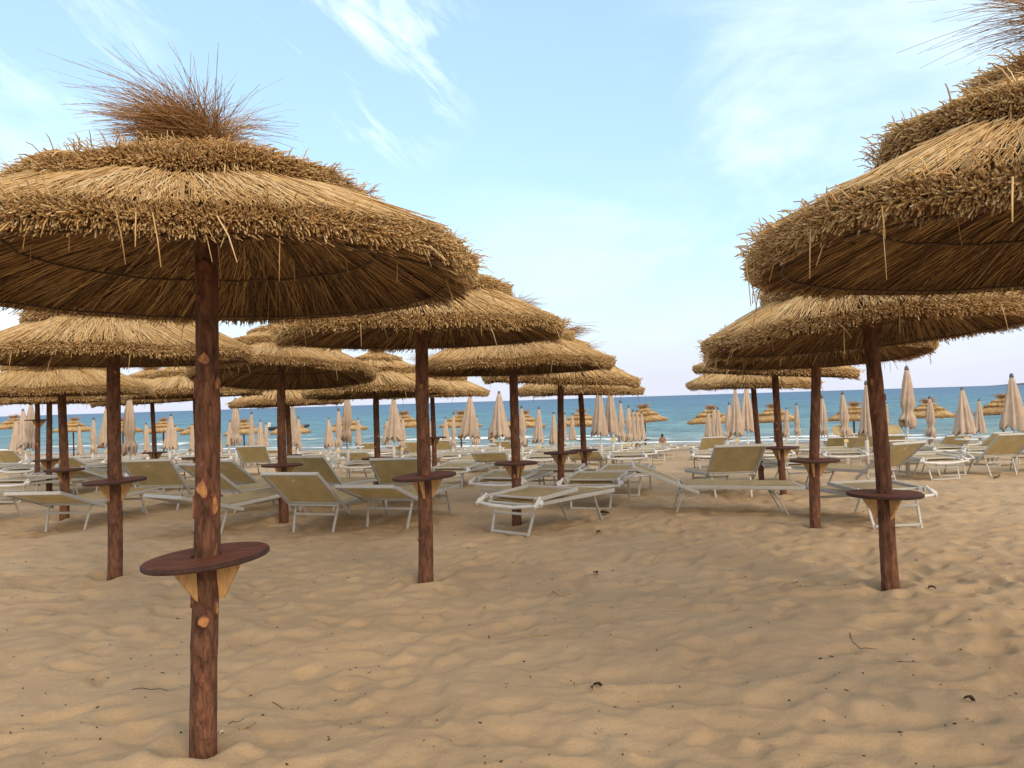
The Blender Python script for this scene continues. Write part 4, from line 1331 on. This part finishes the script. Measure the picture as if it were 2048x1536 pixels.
# ------------------------------------------------------------------ a bather sitting by the water
def bather():
    gx, gy = gpos(1325, 890)
    gy = 51.5; gx = x_for(1325, -1.62, gy); zz = float(base_h(gx, gy))
    me = bpy.data.meshes.new('person'); 
    J = dict(pel=(0, 0, .12), wai=(0, .02, .28), che=(0, .05, .45), neck=(0, .07, .60), head=(0, .10, .70), top=(0, .10, .80),
             shl=(-.17, .06, .54), ell=(-.25, .05, .30), hal=(-.22, .18, .10), fil=(-.21, .25, .06),
             shr=(.17, .06, .54), elr=(.25, .05, .30), har=(.22, .18, .10), fir=(.21, .25, .06),
             hpl=(-.10, .05, .11), knl=(-.13, .38, .38), anl=(-.12, .62, .06), tol=(-.13, .76, .03), hpr=(.10, .05, .11), knr=(.13, .38, .34), anr=(.12, .66, .06), tor=(.13, .80, .03))
    E = [('pel', 'wai'), ('wai', 'che'), ('che', 'neck'), ('neck', 'head'), ('head', 'top'), ('che', 'shl'), ('shl', 'ell'), ('ell', 'hal'), ('hal', 'fil'), ('che', 'shr'), ('shr', 'elr'), ('elr', 'har'), ('har', 'fir'),
         ('pel', 'hpl'), ('hpl', 'knl'), ('knl', 'anl'), ('anl', 'tol'), ('pel', 'hpr'), ('hpr', 'knr'), ('knr', 'anr'), ('anr', 'tor')]
    RAD = dict(pel=.15, wai=.115, che=.13, neck=.05, head=.085, top=.07, shl=.06, ell=.04, hal=.03, fil=.02, shr=.06, elr=.04, har=.03, fir=.02, hpl=.09, knl=.055, anl=.038, tol=.03, hpr=.09, knr=.055, anr=.038, tor=.03)
    ks = list(J); me.from_pydata([J[k] for k in ks], [(ks.index(a), ks.index(c)) for a, c in E], []); me.materials.append(MAT['skin'])
    o = link('person', me, None, (gx, gy, zz), (0, 0, -.2))
    o.scale = (.85, .85, .85)
    sk = o.modifiers.new('skin', 'SKIN')
    for k, sv in zip(ks, me.skin_vertices[0].data):
        sv.radius = (RAD[k], RAD[k])
    me.skin_vertices[0].data[0].use_root = True
    sb = o.modifiers.new('sub', 'SUBSURF'); sb.levels = 2; sb.render_levels = 2
    tag(o, 'sunburnt bather with dark hair sitting on the shore facing the sea', 'person')
    h = MB(); h.lathe([(0, .125), (.05, .115), (.085, .07), (.098, .01), (.095, -.06), (.085, -.14), (.06, -.20), (0, -.21)], 16, 0, (0, .085, .74)); link('hair', h.mesh('hair', ['hair'], True), o)
    h = MB(); h.lathe([(.155, .0), (.165, .05), (.155, .12), (.135, .14)], 16, 0, (0, .01, .05)); link('swimwear', h.mesh('swimwear', ['swim'], True), o)


bather()

# ------------------------------------------------------------------ sky and light
SUN_EL, SUN_AZ = R(30), R(150)     # azimuth clockwise from +y: the sun stands behind the viewer, to the right
w = bpy.data.worlds.new('World'); SC.world = w; w.use_nodes = True
nt = w.node_tree; nd = nt.nodes; L = nt.links; nd.clear()
out = nd.new('ShaderNodeOutputWorld'); bg = nd.new('ShaderNodeBackground')
sky = nd.new('ShaderNodeTexSky'); sky.sky_type = 'NISHITA'; sky.sun_disc = False
sky.sun_elevation = SUN_EL; sky.sun_rotation = SUN_AZ
sky.air_density = 1.0; sky.dust_density = 2.0; sky.ozone_density = .5; sky.altitude = 0
bg.inputs['Strength'].default_value = .15
tc = N(nd, 'ShaderNodeTexCoord')
mp = N(nd, 'ShaderNodeMapping', vector_type='TEXTURE'); mp.inputs['Rotation'].default_value = (.0, .72, .0); mp.inputs['Scale'].default_value = (.42, .42, .10)
L.new(tc.outputs['Generated'], mp.inputs['Vector'])
c1 = N(nd, 'ShaderNodeTexNoise', inp={'Scale': 2.2, 'Detail': 9., 'Roughness': .64, 'Distortion': .35})
L.new(mp.outputs['Vector'], c1.inputs['Vector'])
c2 = N(nd, 'ShaderNodeTexNoise', inp={'Scale': 3.0, 'Detail': 7., 'Roughness': .6, 'Distortion': .5})
mp2 = N(nd, 'ShaderNodeMapping'); mp2.inputs['Scale'].default_value = (1, 1, 2.6); L.new(tc.outputs['Generated'], mp2.inputs['Vector']); L.new(mp2.outputs['Vector'], c2.inputs['Vector'])


def bank(direction, r_in, r_out, noise, lo, hi, strength):
    """a bank of high cloud round a direction of the sky"""
    dt = N(nd, 'ShaderNodeVectorMath', operation='DOT_PRODUCT'); dt.inputs[1].default_value = Vector(direction).normalized()
    nv = N(nd, 'ShaderNodeVectorMath', operation='NORMALIZE'); L.new(tc.outputs['Generated'], nv.inputs[0]); L.new(nv.outputs[0], dt.inputs[0])
    a = N(nd, 'ShaderNodeMapRange', interpolation_type='SMOOTHSTEP', inp={'From Min': math.cos(R(r_out)), 'From Max': math.cos(R(r_in))}); L.new(dt.outputs['Value'], a.inputs['Value'])
    q = N(nd, 'ShaderNodeMapRange', inp={'From Min': lo, 'From Max': hi, 'To Max': strength}); L.new(noise.outputs['Fac'], q.inputs['Value'])
    m = N(nd, 'ShaderNodeMath', operation='MULTIPLY'); L.new(a.outputs[0], m.inputs[0]); L.new(q.outputs[0], m.inputs[1])
    return m


bk = [bank((-.165, 1, .43), .3, 8.5, c1, .50, .78, .68), bank((.50, 1, .36), 4, 20, c2, .40, .85, .45), bank((-.55, 1, .50), 1, 8, c1, .52, .8, .35), bank((-.62, 1, .22), 2, 11, c2, .45, .75, .55), bank((.16, 1, .22), 3, 17, c2, .48, .85, .25)]
mm = bk[0]
for q_ in bk[1:]:
    m_ = N(nd, 'ShaderNodeMath', operation='ADD', use_clamp=True); L.new(mm.outputs[0], m_.inputs[0]); L.new(q_.outputs[0], m_.inputs[1]); mm = m_
# thin high veil over the whole sky, then the banks of cloud
veil = N(nd, 'ShaderNodeMixRGB', inp={0: .5, 2: (2.35, 3.65, 4.5, 1)}); L.new(sky.outputs[0], veil.inputs[1])
sx_ = N(nd, 'ShaderNodeSeparateXYZ'); L.new(tc.outputs['Generated'], sx_.inputs[0])
hz_ = N(nd, 'ShaderNodeMapRange', interpolation_type='SMOOTHSTEP', inp={'From Min': .17, 'From Max': .0, 'To Min': 0., 'To Max': .85}); L.new(sx_.outputs['Z'], hz_.inputs['Value'])
hv = N(nd, 'ShaderNodeMixRGB', inp={2: (3.3, 3.3, 3.85, 1)}); L.new(hz_.outputs[0], hv.inputs[0]); L.new(veil.outputs[0], hv.inputs[1]); veil = hv
mix = N(nd, 'ShaderNodeMixRGB', inp={2: (6.6, 6.9, 7.1, 1)}); L.new(mm.outputs[0], mix.inputs[0]); L.new(veil.outputs[0], mix.inputs[1])
# unseen cloud sheet added overhead and behind the viewer to warm the fill light
oh = N(nd, 'ShaderNodeVectorMath', operation='DOT_PRODUCT'); oh.inputs[1].default_value = Vector((.1, -.75, .66)).normalized(); L.new(tc.outputs['Generated'], oh.inputs[0])
of = N(nd, 'ShaderNodeMapRange', interpolation_type='SMOOTHSTEP', inp={'From Min': math.cos(R(98)), 'From Max': math.cos(R(45)), 'To Max': .8}); L.new(oh.outputs['Value'], of.inputs['Value'])
mo = N(nd, 'ShaderNodeMixRGB', inp={2: (5.3, 4.75, 4.35, 1)}); L.new(of.outputs[0], mo.inputs[0]); L.new(mix.outputs[0], mo.inputs[1]); mix = mo
L.new(mix.outputs[0], bg.inputs['Color']); L.new(bg.outputs[0], out.inputs['Surface'])

sun = bpy.data.lights.new('sun', 'SUN'); sun.energy = 1.05; sun.angle = R(32); sun.color = (1., .76, .48)
so_ = bpy.data.objects.new('sun', sun); COL.objects.link(so_)
dv = Vector((math.sin(SUN_AZ) * math.cos(SUN_EL), math.cos(SUN_AZ) * math.cos(SUN_EL), math.sin(SUN_EL)))
so_.rotation_euler = dv.to_track_quat('Z', 'Y').to_euler()
so_.location = (0, -20, 30)

SC.view_settings.view_transform = 'Standard'
SC.view_settings.look = 'None'
SC.view_settings.exposure = .82
SC.view_settings.gamma = 1.0
SC.render.engine = 'CYCLES'
SC.cycles.max_bounces = 6
SC.cycles.use_denoising = True
print('objects', len(bpy.data.objects))
